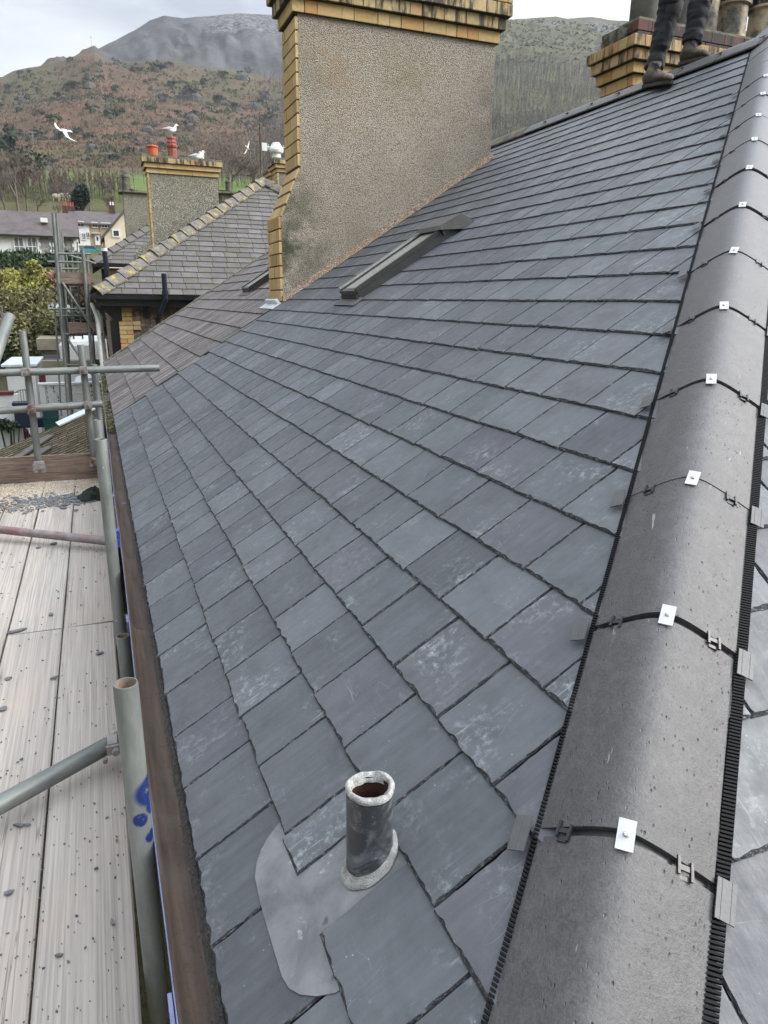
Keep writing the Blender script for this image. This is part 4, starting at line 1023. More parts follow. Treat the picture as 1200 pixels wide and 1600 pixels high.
# stack flares out at its foot
mb = MB(); q = at(206, 392, Y=YA); mb.prism([(xl+.03, ztA-2.4), (xl+.001, ztA-2.4), (q.x+.1, ztA-3.), (q.x+.1, ztA-4.2), (xl+.03, ztA-4.2)], .68, axis=1, at0=YA+.002); mb.build('stack_foot', 'rough2', chA)
def simple_pot(parent, u, Y, z, r, h, mat, frill=False):
    p_ = at(u, 250, Y=Y); b_ = V((p_.x, Y+.3, z-.02)); mb = MB()
    if frill: mb.lathe(b_, [(r*1.05, 0), (r, h*.1), (r*.95, h*.5), (r*1.15, h*.53), (r*1.2, h*.62), (r*.95, h*.7), (r*1.05, h*.74), (r*.85, h*.88), (r*.95, h*.92), (r*.8, h), (r*.6, h), (r*.6, h*.5)], 8)
    else: mb.lathe(b_, [(r, 0), (r*.95, h*.8), (r*1.1, h*.84), (r*1.1, h*.92), (r*.9, h), (r*.75, h), (r*.75, h*.4)], 18)
    mb.build('chimney_pot', mat, parent, smooth=not frill); return b_+V((0, 0, h))
simple_pot(chA, 241, YA, ztA, .17, .36, 'terracotta'); potB = simple_pot(chA, 272, YA, ztA, .15, .66, 'redpot', True)
for u in (315, 319.5): simple_pot(chA, u, YA, ztA, .035, .3, 'white')
h3 = street_house(at(145, 411, Y=33).x, 33., at(145, 411, Y=33).z, 10.5, 10, 'smaller-looking slate house further up the street with grey hip tiles', n_ind=120, g=.3, w=.42, hip_mat='grey_slate', hipl=.55)
def wall_h3():
    o = ORG[h3.name].translation; x0, y0, z0 = o
    MB().box((x0+.5, y0+.45, -3), (x0+10, y0+10, z0-.16)).build('wall', 'pinkwall', h3)
    MB().box((x0-.05, y0-.12, z0-.13), (x0+10.5, y0-.02, z0-.02)).build('gutter', 'black', h3)
    MB().box((x0+.3, y0+.3, -3), (x0+.498, y0+.448, z0-.2)).build('downpipe', 'black', h3)
    z = z0-.4; i = 0
    while z > z0-2.6: brick(h3, (x0+.52, y0+.36, z), .5 if i % 2 else .3, .088, .15, 'buff'); brick(h3, (x0+(1.03 if i % 2 else .83), y0+.36, z), .35, .088, .15, 'buff'); z -= .165; i += 1
    x = at(168, 400, Y=y0-.5).x; mb = MB(); mb.tube((x, y0-.4, z0-1.9), (x-.1, y0-.4, z0+.45), .1, n=12); mb.build('soil_pipe', 'navy', h3, smooth=True); MB().tube((x-.1, y0-.4, z0+.451), (x-.1, y0-.4, z0+.56), .12, n=12).build('pipe_cap', 'white', h3)
wall_h3()
chB, xb0, xb1, ztB = stack(h3, 191, 232, 300, 38., .8, 2.5, corb=0, ql=False)
simple_pot(chB, 193.5, 38., ztB, .17, .75, 'darkpot'); simple_pot(chB, 205, 38, ztB, .2, .12, 'darkpot'); 
chC, a_, b_, ztC = stack(h2, 345, 372, 302, 30., .8, 2.5, corb=0, ql=False, mat='rough2'); simple_pot(chC, 357, 30, ztC, .12, .45, 'darkpot'); simple_pot(chC, 347, 30, ztC, .16, .1, 'darkpot')
# buff stack with a white cowl behind the second house's ridge, and its aerial
chD, a_, b_, ztD = stack(h2, 434, 470, 269, 27.2, .9, 3.0, corb=3, h=.13, mat='rough2', nb=.3)
chE, a2, b2, ztE = stack(h2, 424, 450, 281, 28.6, .7, 3.0, corb=2, h=.13, mat='rough2', nb=.3)
p_ = at(432, 245, Y=27.5); mb = MB(); b0 = V((p_.x, 27.5, ztD)); mb.lathe(b0, [(.17, 0), (.15, .18), (.24, .22), (.26, .3), (.2, .42), (.15, .5), (.13, .54), (0, .56)], 14); mb.build('cowl', 'white', chD, smooth=True)
ae = thing('television_aerial', at(409, 283, Y=26.5), 'thin television aerial mast standing on the ridge left of the buff brick stack', 'aerial')
a0 = at(409, 285, Y=26.5); mb = MB(); mb.tube(a0, a0+V((0, 0, 1.82)), .03, n=8); mb.build('mast', 'darkpot', ae)
c = at(410, 229, Y=26.5); mb = MB(); mb.tube(c, at(447, 231, Y=26.7), .014, n=6)
for k in range(9): q_ = c+(at(447, 231, Y=26.7)-c)*(k/8); mb.tube(q_+V((0, 0, -.09)), q_+V((0, 0, .09)), .008, n=5)
mb.box(tuple(c+V((-.02, -.03, -.13))), tuple(c+V((.16, .03, .12)))); mb.build('aerial_boom', 'white', ae)
# ================================================================== terrain
def azel(u, v):
    d = ray(u, v); return math.atan2(d.x, d.y), d.z/math.hypot(d.x, d.y)
def table(pts):
    t = sorted(azel(*p) for p in pts)
    def f(az):
        if az <= t[0][0]: return t[0][1]
        for (a0, e0), (a1, e1) in zip(t[:-1], t[1:]):
            if az <= a1: return e0+(e1-e0)*(az-a0)/(a1-a0)
        return t[-1][1]
    return f
E_SKY = table([(0, 130), (30, 119), (75, 105), (110, 93), (150, 79), (180, 64), (210, 49), (235, 32), (255, 24), (285, 28), (330, 24), (375, 19), (427, 22), (560, 24), (700, 26), (800, 30), (867, 27), (883, 30), (923, 26), (950, 30), (980, 33), (1190, 50)])
E_MID = table([(0, 132), (75, 107), (150, 84), (165, 97), (200, 101), (260, 104), (310, 112), (380, 118), (430, 126), (560, 120), (700, 100), (770, 92), (870, 96), (980, 100), (1190, 110)])
E_FLD = table([(0, 264), (90, 268), (190, 272), (420, 278), (700, 285), (1190, 300)])
E_200 = [(22, -.198), (26, -.155), (34, -.085), (45, -.02), (60, .035), (75, .05), (100, .062), (130, .092), (160, .13)]
def smooth(t): t = max(0., min(1., t)); return t*t*(3-2*t)
def elev(az, r):
    if r <= 22: return (-6.2+3.15*r/22-CAM.z)/max(r, .5)
    if r <= 160:
        for (r0, e0), (r1, e1) in zip(E_200[:-1], E_200[1:]):
            if r <= r1: return e0+(e1-e0)*max(0, (r-r0))/(r1-r0)
    f = E_FLD(az); m = E_MID(az); s = E_SKY(az)
    if r <= 230: return .13+(f-.13)*(r-160)/70
    if r <= 640: t = (r-230)/410; return f+(m-f)*(t**.9)
    if r <= 950: t = (r-640)/310; return m+(s-m)*t
    return s-(r-950)/950*.16
def hgt(az, r):
    z = CAM.z+r*elev(az, r); x, y = r*math.sin(az), r*math.cos(az)
    a = smooth((r-120)/200)
    z += a*(mn.noise(V((x*.012, y*.012, 0)))*min(7, r*.012)+mn.noise(V((x*.05, y*.05, 4)))*min(2.2, r*.004))*(1-.75*smooth((r-850)/100) if r < 950 else .25)
    if r > 640 and r < 960:
        z += (7*abs(mn.noise(V((az*40, r*.004, 2))))+5*abs(mn.noise(V((az*130, r*.012, 5))))+3.*mn.noise(V((x*.06, y*.06, 8))))*math.sin(math.pi*(r-640)/320)
    return z
def ground(x, y): return hgt(math.atan2(x-CAM.x, y-CAM.y), math.hypot(x-CAM.x, y-CAM.y))
def terrain():
    rs = [3, 6, 9, 12, 15, 18, 21, 24, 27, 30, 34, 38, 43, 48, 54, 60, 67, 75, 83, 91, 100, 109, 118, 127, 136, 145, 154, 163, 172, 181, 190]
    r = 197.
    while r < 960: rs.append(r); r += 4.2+r*.004
    rs += [960, 985, 1020, 1080, 1180, 1350, 1700]
    azs = [math.radians(-180+i*6) for i in range(26)]
    a = -26.
    while a < 52: azs.append(math.radians(a)); a += .2
    azs += [math.radians(52+i*6) for i in range(22)]
    az_lo = azel(150, 80)[0]; na = len(azs); vs = []; zone = []; rock = []
    for az in azs:
        u_q = smooth((az-azel(140, 85)[0])/.02); right = smooth((az-azel(640, 90)[0])/.12)
        for r in rs:
            x, y = r*math.sin(az), r*math.cos(az); vs.append((CAM.x+x, CAM.y+y, hgt(az, r)))
            jit = 30*mn.noise(V((x*.02, y*.02, 9)))
            sp_ = smooth((r+jit-625)/25)*u_q*(1-right)
            br = smooth((r-232+jit*.3)/12)*(1-right)*(1-.75*smooth((.0+az_lo-az)/.05)*smooth((r-430)/120))
            br *= 1-.6*smooth((mn.noise(V((x*.006+3, y*.006, 1)))-.05)/.2)
            pa = smooth((r-143)/8)*(1-smooth((r-222+jit*.2)/10))*(1-right*.7)
            d = 0.
            top = azel(300, 60)[0]
            if az > top-.0: d = smooth((r-820)/40)*smooth((az-top)/.03)*(1-smooth((az-azel(560, 60)[0])/.1))
            if right > .5: d = max(d, .8*smooth((mn.noise(V((x*.02, y*.02, 7)))-.22)/.1)*smooth((r-830)/40))
            zone.append((br, pa, sp_, 1.)); rock.append(d)
    nr = len(rs); fs = []
    for i in range(na):
        j = (i+1) % na
        for k in range(nr-1): fs.append((i*nr+k, i*nr+k+1, j*nr+k+1, j*nr+k))
    me = bpy.data.meshes.new('hillside'); me.from_pydata(vs, [], fs); me.materials.append(M['hill']); me.materials.append(M['yard'])
    c = me.color_attributes.new('zone', 'FLOAT_COLOR', 'POINT'); c.data.foreach_set('color', [q for z in zone for q in z])
    a_ = me.attributes.new('rock', 'FLOAT', 'POINT'); a_.data.foreach_set('value', rock)
    me.polygons.foreach_set('use_smooth', [True]*len(fs))
    o = bpy.data.objects.new('hillside', me); COL.objects.link(o); o['kind'] = 'structure'
    me2 = MB(); c0 = V((CAM.x, CAM.y, 0)); ring = [c0+V((3*math.sin(a), 3*math.cos(a), hgt(a, 3))) for a in azs]; me2.add(ring, [tuple(range(len(ring)-1, -1, -1))])
    me2.build('ground', 'yard', kind='structure')
terrain()
# ------------------------------------------------------------------ vegetation
def cloud(mb, c, rad, n, s, squash=.8, hollow=.35, up=0., lobes=5, seed=0, tri=True):
    """leaf or twig sized triangles through an uneven crown"""
    R = random.Random(seed); L = [(V((R.gauss(0, .42), R.gauss(0, .42), R.gauss(0, .34))), R.uniform(.35, .7)) for _ in range(lobes)]
    for i in range(n):
        lc, lr = R.choice(L); d = V((R.gauss(0, 1), R.gauss(0, 1), R.gauss(0, 1))).normalized()*lr*(hollow+(1-hollow)*R.random()**.5)
        p = V(c)+V(((lc.x+d.x)*rad, (lc.y+d.y)*rad, (lc.z+d.z)*rad*squash))
        a = V((R.gauss(0, 1), R.gauss(0, 1), R.gauss(0, 1)+up)).normalized(); b = a.orthogonal().normalized()
        b = (b*math.cos(i)+a.cross(b)*math.sin(i)); q = s*R.uniform(.6, 1.4)
        mb.add([p-b*q*.5, p+b*q*.5, p+a*q*1.3], [(0, 1, 2)], rn=R.random())
def bush_mesh(seed, mat, n=230, s=.16, sq=.62):
    mb = MB(); cloud(mb, (0, 0, .42), .62, n, s, sq, .3, .4, 6, seed)
    mb.lathe((0, 0, -.2), [(.55, 0), (.5, .35), (.25, .62), (0, .7)], 8)
    mb.v = [(x+.12*mn.noise(V((x*4, y*4, z*4+seed))), y, z) if 1 else 0 for x, y, z in mb.v]
    return mb.mesh('bush', mat, fix=False)
B1 = [bush_mesh(i, 'gorse') for i in range(4)]; B2 = [bush_mesh(i+9, 'gorse2', 320, .11, .75) for i in range(4)]
def at_r(u, v, guess=None):
    """the point of the hillside seen at this place in the photograph"""
    d = ray(u, v); az = math.atan2(d.x, d.y); e = d.z/math.hypot(d.x, d.y); lo, hi = 130., 955.
    for _ in range(40):
        m = (lo+hi)/2
        if elev(az, m) < e: lo = m
        else: hi = m
    r = (lo+hi)/2; return V((CAM.x+r*math.sin(az), CAM.y+r*math.cos(az), hgt(az, r))), r
big = [(215, 118, 12, 0), (243, 117, 16, 0), (262, 112, 14, 1), (183, 108, 9, 1), (300, 145, 26, 1), (285, 142, 18, 1), (110, 103, 8, 0), (140, 128, 16, 1), (112, 132, 16, 0), (92, 148, 12, 0), (62, 138, 9, 0), (100, 153, 9, 1), (37, 160, 14, 1), (180, 135, 12, 0), (345, 163, 18, 1), (370, 173, 16, 1), (340, 150, 14, 1), (378, 128, 18, 1), (350, 127, 14, 0), (395, 165, 14, 1),
    (258, 167, 16, 1), (236, 183, 12, 0), (232, 205, 15, 1), (210, 197, 9, 0), (195, 212, 8, 0), (300, 193, 18, 1), (298, 208, 16, 1), (280, 188, 9, 0), (170, 160, 12, 0), (190, 165, 10, 0), (150, 178, 15, 0), (168, 186, 16, 0), (190, 186, 14, 0), (120, 200, 14, 0), (135, 216, 14, 0), (100, 214, 16, 0), (85, 190, 14, 0), (60, 186, 12, 0), (18, 205, 20, 0), (8, 233, 18, 0), (60, 205, 12, 0), (145, 232, 14, 1), (200, 243, 18, 0), (230, 240, 22, 1), (180, 249, 14, 0), (250, 236, 16, 1),
    (33, 123, 6, 0), (45, 121, 6, 0), (12, 140, 8, 0), (0, 170, 12, 0), (30, 180, 10, 0), (420, 190, 22, 1), (405, 175, 16, 1), (415, 150, 14, 1), (330, 195, 9, 0), (390, 200, 12, 1), (205, 150, 8, 0), (320, 130, 12, 0), (270, 130, 10, 0), (155, 118, 10, 0), (85, 165, 8, 0), (70, 262, 16, 1), (80, 258, 14, 1)]
for u, v, wpx, t in big:
    p, r = at_r(u+rnd.uniform(-2, 2), v); s = wpx*r/F*.62; me = rnd.choice(B2 if t else B1)
    s *= 1.3 if t else 1.1
    NM = {(300, 145): 'largest rounded bush patch on the slope under the spoil heap', (215, 118): 'bush just under the left foot of the spoil heap', (345, 163): 'big grey bush nearest the left side of the large chimney, upper one', (298, 208): 'grey bush directly above the standing gull', (232, 205): 'grey bush on bracken left of the gull pot', (18, 205): 'dark bush low on the slope at the left edge', (420, 190): 'grey bush touching the left outline of the large chimney', (378, 128): 'grey bush below the right part of the spoil heap', (120, 200): 'dark gorse clump right of the flying gull', (33, 123): 'small gorse bush on the far left skyline'}
    o = place('hill_bush', me, T_(p.x, p.y, p.z) @ Matrix.Rotation(rnd.random()*6, 4, 'Z') @ Matrix.Diagonal((s*1.25, s*1.25, s*rnd.uniform(.95, 1.2), 1)))
    if (u, v) in NM: setattrs(o, NM[(u, v)], 'bush', 'bare bushes on the hillside' if t else 'gorse bushes on the hillside'); continue
    setattrs(o, 'rounded grey-brown leafless bush on the bracken hillside' if t else 'dark green gorse bush on the bracken hillside', 'bush', 'bare bushes on the hillside' if t else 'gorse bushes on the hillside')
mb = MB(); mb2 = MB()
mb3 = MB()
for i in range(9000):
    u = rnd.uniform(-60, 470); v = 100+rnd.random()*165; az, e = azel(u, v)
    if e > E_MID(az)-.004: continue
    gor = mn.noise(V((u*.016, v*.035, 0))) > .02+.25*(v > 215)*(u > 30)
    if gor and i > 5200: continue
    p, r = at_r(u, v); s = rnd.uniform(.5, 1.7)*(r/400)**.5
    c = MB() ; q = (mb if mn.noise(V((u*.05, v*.05, 5))) < .15 else mb2) if gor else (mb3 if i % 3 else mb2)
    if not gor: s *= .75
    for k in range(7):
        a = rnd.random()*6.28; h = s*rnd.uniform(.5, 1.1); x, y = math.cos(a)*s*rnd.uniform(.1, 1.1), math.sin(a)*s*rnd.uniform(.1, 1.1); w = s*.55
        q.add([p+V((x-w*math.sin(a), y+w*math.cos(a), -.4)), p+V((x+w*math.sin(a), y-w*math.cos(a), -.4)), p+V((x*.8, y*.8, h))], [(0, 1, 2)])
setattrs(mb.build('low_gorse', 'gorse', fix=False), 'low dark gorse scattered over the bracken hillside', 'gorse', kind='stuff')
setattrs(mb3.build('bracken_tufts', 'bracken', fix=False), 'dead russet bracken tufts over the hillside', 'bracken', kind='stuff')
setattrs(mb2.build('low_heath', 'heath', fix=False), 'low olive heath tufts scattered over the bracken hillside', 'heath', kind='stuff')
# leafless woods on the slopes
def stick_tree(mb, p, h, R, spread=.3, twigs=26):
    w0 = .55
    lean = V((R.uniform(-.06, .06), R.uniform(-.06, .06), 1))
    top = p+lean*h; w = (h*.010+.02)*.8
    side = V((R_.x, R_.y, 0)).normalized()
    mb.add([p-side*w, p+side*w, top+side*w*.2, top-side*w*.2], [(0, 1, 2, 3)]); mb.add([p-side.cross(V((0, 0, 1)))*w, p+side.cross(V((0, 0, 1)))*w, top], [(0, 1, 2)])
    for k in range(twigs):
        t = R.uniform(.35, 1.); b = p+lean*h*t; d = V((R.gauss(0, 1)*spread, R.gauss(0, 1)*spread, R.uniform(.3, 1.))).normalized()*h*R.uniform(.12, .3)*(1.25-t*.6)
        n_ = d.cross(V((R.gauss(0, 1), R.gauss(0, 1), R.gauss(0, 1)))).normalized()*h*.012
        mb.add([b-n_, b+n_, b+d], [(0, 1, 2)])
def wood(name, n, box, h, mat, label, dens=None, twigs=14, seed=1):
    R = random.Random(seed); mb = MB()
    for i in range(n):
        u = R.uniform(box[0], box[2]); v = R.uniform(box[1], box[3])
        if dens and R.random() > dens(u, v): continue
        p, r = at_r(u, v); stick_tree(mb, p, h*R.uniform(.7, 1.25), R, .45, twigs)
    setattrs(mb.build(name, mat, fix=False), label, 'wood', kind='stuff')
wood('hill_wood', 5200, (690, 96, 1000, 290), 7.5, 'twiggrey', 'grey leafless wood covering the slope right of the big chimney', lambda u, v: 1 if v < 200 else .8)
wood('gully_wood', 1100, (395, 118, 480, 300), 6, 'twiggrey', 'grey leafless trees in the gully left of the big chimney', lambda u, v: .9 if u > 415 else .4, seed=2)
wood('slope_wood', 900, (190, 222, 445, 300), 4.6, 'twig', 'brown leafless trees at the foot of the bracken slope', lambda u, v: min(1, .25+.75*(u > 300)), twigs=26, seed=3)
mb = MB(); R = random.Random(5)
for i in range(1700):
    p, r = at_r(R.uniform(740, 1000), R.uniform(38, 98)); s = R.uniform(.5, 2.2)
    for k in range(5): a = R.random()*6.28; mb.add([p+V((s*math.cos(a), s*math.sin(a), -.3)), p+V((s*math.cos(a+2), s*math.sin(a+2), -.3)), p+V((0, 0, s*.8))], [(0, 1, 2)])
setattrs(mb.build('upper_scrub', 'heath', fix=False), 'dotted scrub over the high pasture right of the big chimney', 'scrub', kind='stuff')
# individual bare trees with real branching
def branch_tree(seed, h=9, mat='woodtrunk', depth=5):
    R = random.Random(seed); tr = MB(); tw = MB()
    def grow(p, d, L, r, k):
        q = p+d*L; tr.tube(p, q, r, r*.68, n=5 if k < 2 else 3, cap=False)
        if k >= depth:
            for i in range(7):
                e = (d+V((R.gauss(0, .6), R.gauss(0, .6), R.gauss(.1, .5)))).normalized()*L*R.uniform(.8, 1.6); n_ = e.orthogonal().normalized()*.014
                b = p+d*L*R.random(); tw.add([b-n_, b+n_, b+e], [(0, 1, 2)])
            return
        for i in range(2 if k == 0 else R.choice((2, 3, 3))):
            e = (d+V((R.gauss(0, .42), R.gauss(0, .42), R.gauss(.08, .25)))).normalized(); grow(q-d*L*R.uniform(0, .25), e, L*R.uniform(.66, .85), r*.66, k+1)
    grow(V((0, 0, -.3)), V((0, 0, 1)), h*.24, h*.022, 0)
    return tr.mesh('trunk', mat, fix=False), tw.mesh('crown_twigs', 'twig', fix=False)
TR = [branch_tree(i+11) for i in range(4)]
def bare_tree(u, v, Y, h, label, k):
    p = at(u, v, Y=Y); p.z = min(p.z, ground(p.x, p.y)+.3); t = thing('bare_tree', p, label, 'tree', None); tm, cm = TR[k % 4]; s = h/9
    Mx = T_(p.x, p.y, p.z) @ Matrix.Rotation(k*1.3, 4, 'Z') @ Matrix.Diagonal((s, s, s, 1)); place('trunk', tm, Mx, t); place('crown', cm, Mx, t)
wood('hedgerow', 260, (-20, 296, 205, 318), 3.6, 'twig', 'brown leafless hedgerow below the green field', twigs=60, seed=9)
bare_tree(28, 322, 128, 13, 'largest leafless tree left of the green field', 0); bare_tree(8, 325, 120, 10, 'leafless tree at the left edge before the field', 1)
bare_tree(42, 320, 134, 9, 'smaller leafless tree beside the largest one', 2); bare_tree(108, 322, 125, 6.5, 'low bushy leafless tree below the middle of the field wall', 3)
bare_tree(140, 318, 122, 8.5, 'leafless tree standing over the dark evergreen', 0); bare_tree(172, 318, 118, 6.5, 'leafless tree left of the dark pipe on the plain stack', 2)
bare_tree(92, 324, 118, 4.5, 'low brown shrub tree at the foot of the field', 1); bare_tree(60, 325, 122, 5.5, 'small leafless tree in the hedge left of the terrace ridge', 3)
bare_tree(300, 288, 150, 8, 'leafless tree behind the sitting gull', 1); bare_tree(360, 282, 140, 14, 'tall pale leafless tree left of the aerial', 3); bare_tree(395, 280, 150, 9, 'leafless tree right of the aerial mast', 2)
def leafy(name, pts, label, mat, stem, n, s, sq=.8, cat='shrub', up=.3, seed=1, hollow=.2):
    c = V(pts[0][:3]); c0 = V((c.x, c.y, ground(c.x, c.y))); t = thing(name, c0, label, cat); mb = MB()
    for i, (x, y, z, r) in enumerate(pts): cloud(mb, (x, y, z), r, n, s, sq, hollow, up, 6, seed+i*3)
    mb.build('crown', mat, t, fix=False); R = random.Random(seed); tb = MB()
    for x, y, z, r in pts:
        for k in range(6):
            a = V((x+R.gauss(0, r*.2), y+R.gauss(0, r*.2), c0.z-.3)); b = V((x+R.gauss(0, r*.5), y+R.gauss(0, r*.5), z+r*.2)); tb.tube(a, b, .035, .012, 5, False)
    tb.build('stems', stem, t, fix=False)
def P4(u, v, Y, r): p = at(u, v, Y=Y); return (p.x, p.y, p.z, r)
leafy('conifer', [P4(126, 311, 120, 1.5)], 'small dark evergreen below the leafless tree in the hedge', 'conifer', 'woodtrunk', 2400, .35, 1.2, 'tree', seed=4)
leafy('evergreen_tree', [P4(12, 258, 190, 6.), P4(30, 268, 190, 5)], 'dark evergreen clump at the left edge above the fields', 'gorse', 'woodtrunk', 1300, .7, .8, 'tree', seed=6)
leafy('evergreen_tree', [P4(5, 236, 260, 4.5)], 'small round dark green tree at the left edge of the bracken', 'conifer', 'woodtrunk', 1000, .7, .6, 'tree', seed=8)
for i, u in enumerate((4, 25, 46, 67, 86)):
    leafy('ivy_hedge', [P4(u-6, 409, 58+i*.4, .75), P4(u+4, 404+(i % 2)*3, 58+i*.4, .85), P4(u+10, 412, 58, .7)], ('ivy hedge clump at the left edge below the white terrace', 'ivy hedge clump second from the left below the white terrace', 'ivy hedge clump below the second arched window', 'ivy hedge clump below the grey stone wall', 'ivy hedge clump just left of the far scaffold')[i], 'ivy', 'woodtrunk', 900, .2, .62, 'hedge', seed=20+i)
leafy('yellow_shrub', [P4(40, 446, 44, 1.0), P4(60, 440, 46, 1.1), P4(30, 458, 42, .9), P4(74, 434, 47, .8), P4(50, 460, 43, 1.), P4(22, 442, 44, .6)], 'yellow-green leafy shrub below the grey garden roof', 'yellowleaf', 'redtwig', 1200, .14, .85, seed=30)
leafy('olive_shrub', [P4(22, 505, 36, 1.35), P4(52, 500, 36, 1.4), P4(44, 532, 34, 1.1), P4(12, 525, 34, 1.1), P4(68, 480, 38, 1.1), P4(30, 480, 37, 1.1)], 'big olive twiggy shrub behind the scaffold rail', 'olive', 'olive', 1800, .12, .9, seed=40)
leafy('russet_shrub', [P4(4, 448, 45, .9), P4(92, 452, 45, .9), P4(88, 478, 42, 1.), P4(6, 470, 43, .9)], 'russet bare-stemmed bramble patch by the far scaffold', 'redtwig', 'redtwig', 2000, .2, .85, up=1.2, seed=50)
leafy('dark_bush', [P4(2, 425, 50, 1.2), P4(0, 545, 33, .8)], 'dark green bush at the left edge among the olive shrubs', 'ivy', 'woodtrunk', 1500, .15, .9, seed=60)
leafy('dark_bush', [P4(118, 500, 33, .6), P4(112, 405, 60, .7)], 'dark green bush seen through the far scaffold', 'ivy', 'woodtrunk', 1400, .15, .8, seed=64)
leafy('tumbled_brambles', [P4(118, 462, 42, 1.2), P4(138, 478, 40, 1.2), P4(122, 538, 36, .9), P4(142, 552, 34, .9), P4(105, 480, 42, 1.), P4(130, 510, 40, 1.)], 'brown bramble bank behind the far scaffold', 'twig', 'twig', 2200, .2, .8, up=.6, seed=70)
leafy('weed_tuft', [P4(10, 668, 21.5, .32)], 'green weeds at the foot of the white yard wall', 'ivy', 'ivy', 500, .07, .5, 'weeds', seed=80)
# poles on the hill
for u, v, h, lab in ((53, 231, 17, 'pale pole on the lower left bracken slope'), (150, 100, 17, 'pole on the skyline below the spoil heap'), (144, 82, 15, 'pole standing on the left skyline'), (240, 138, 17, 'pole among the bushes left of the big rounded bush'), (303, 163, 15, 'pole on the bracken right of the big rounded bush')):
    p, r = at_r(u, v); hh = h*r/F; t = MB(); t.tube(p-V((0, 0, 1)), p+V((0, 0, hh)),   .16, .12, 6); t.tube(p+V((-1.3, 0, hh*.93)), p+V((1.3, 0, hh*.93)), .14, n=5)
    setattrs(t.build('utility_pole', 'coupler', at0=p), lab, 'pole', 'wooden poles on the hillside')
mb = MB(); R = random.Random(3)
a, ra = at_r(78, 305); b, rb = at_r(122, 303)
fwall = thing('field_wall', ground and a, 'dark slate field wall crossing the green pasture', 'wall')
for i in range(26):
    t = i/26; p = a+(b-a)*t; q = a+(b-a)*((i+1)/26); p.z = ground(p.x, p.y); q.z = ground(q.x, q.y); mb.box((p.x, p.y-.3, p.z-1), (q.x+.02, p.y+.3, p.z+R.uniform(1.9, 2.3)))
mb.build('wall_stones', 'bronzewall', fwall)
for k, (u, v) in enumerate([(98, 313), (103, 313.5), (88, 314)]):
    p, r = at_r(u, v); s_ = MB(); s_.lathe(p+V((0, 0, .75)), [(0, -.4), (.38, -.25), (.45, 0), (.36, .3), (0, .42)], 9, sx=1.7); s_.lathe(p+V((.95, 0, 1.05)), [(0, -.2), (.18, -.05), (.16, .12), (0, .2)], 7, sx=1.3)
    for dx in (-.45, .45):
        for dy in (-.18, .18): s_.tube(p+V((dx, dy, -.1)), p+V((dx, dy, .5)), .06, n=5)
    setattrs(s_.build('sheep', 'cream', smooth=True, at0=p), 'white sheep grazing below the field wall', 'sheep', 'sheep in the green field')
# ================================================================== far houses, yard, far scaffold
def window(parent, x, y, z, w, h, mul=1, sash=True, glass='glass', fr='white', ft=.09):
    """window in a wall facing -Y; x centre, z sill"""
    o = MB().box((x-w/2+ft, y-.02, z+ft), (x+w/2-ft, y+.0, z+h-ft)).build('window_pane', glass, parent)
    mb = MB(); mb.box((x-w/2, y-.07, z), (x-w/2+ft, y+.02, z+h)); mb.box((x+w/2-ft, y-.07, z), (x+w/2, y+.02, z+h))
    mb.box((x-w/2+ft, y-.07, z), (x+w/2-ft, y+.02, z+ft)); mb.box((x-w/2+ft, y-.07, z+h-ft), (x+w/2-ft, y+.02, z+h))
    for i in range(1, mul+1): xx = x-w/2+w*i/(mul+1); mb.box((xx-.03, y-.065, z+ft), (xx+.03, y-.021, z+h-ft))
    if sash: mb.box((x-w/2+ft, y-.062, z+h*.5-.035), (x+w/2-ft, y-.0215, z+h*.5+.035))
    mb.build('window_frame', fr, parent); return o
def rowhouse(name, p0, p1, zb, zt, slope_d, rise, wallm, roofm, label, lift=0):
    x0, x1, y = p0.x, p1.x, p0.y; t = thing(name, (x0, y, zb), label, 'house')
    MB().box((x0, y, zb-2), (x1, y+slope_d*2-.3, zt)).build('wall', wallm, t)
    mb = MB(); mb.prism([(y-.35, zt-.05), (y+slope_d, zt+rise), (y+2*slope_d, zt-.05), (y+2*slope_d, zt-.2), (y+slope_d, zt+rise-.17), (y-.35, zt-.2)], x1-x0+.3, axis=0, at0=x0-.15)
    mb.build('roof', roofm, t); return t
Y1 = 75.
L0 = at(-60, 366, Y=Y1); L1 = at(121, 372, Y=Y1); zt = 6.72
terr = rowhouse('white_terrace', L0, L1, 4.2, zt, 3.2, 2.25, 'white', 'purpleroof', 'long white and stone terrace with purple slate roof at the left edge')
px = lambda u, v=380, Y=Y1: at(u, v, Y=Y).x
zz = at(50, 372, Y=Y1).z
MB().box((L0.x, Y1-.5, zt-.22), (L1.x+.2, Y1-.36, zt-.1)).build('gutter', 'black', terr)
MB().box((px(60), Y1-.05, 3.), (px(79), Y1-.001, zt-.21)).build('stone_panel', 'stone', terr); MB().box((px(97), Y1-.05, 3.), (px(116.5), Y1-.001, zt-.21)).build('stone_panel', 'stone', terr)
for xa, xb in ((57.5, 61), (79, 82), (94, 98), (115, 120)):
    z = 3.
    i = 0
    while z < zt-.25: w_ = .12 if i % 2 else 0; brick(terr, (px(xa)-w_, Y1-.12, z), px(xb)-px(xa)+2*w_, .1, .30, 'whiteq'if 0 else 'buff') if 0 else MB().box((px(xa)-w_, Y1-.12, z), (px(xb)+w_, Y1-.051, z+.3)).build('quoin_block', 'white', terr); z += .31; i += 1
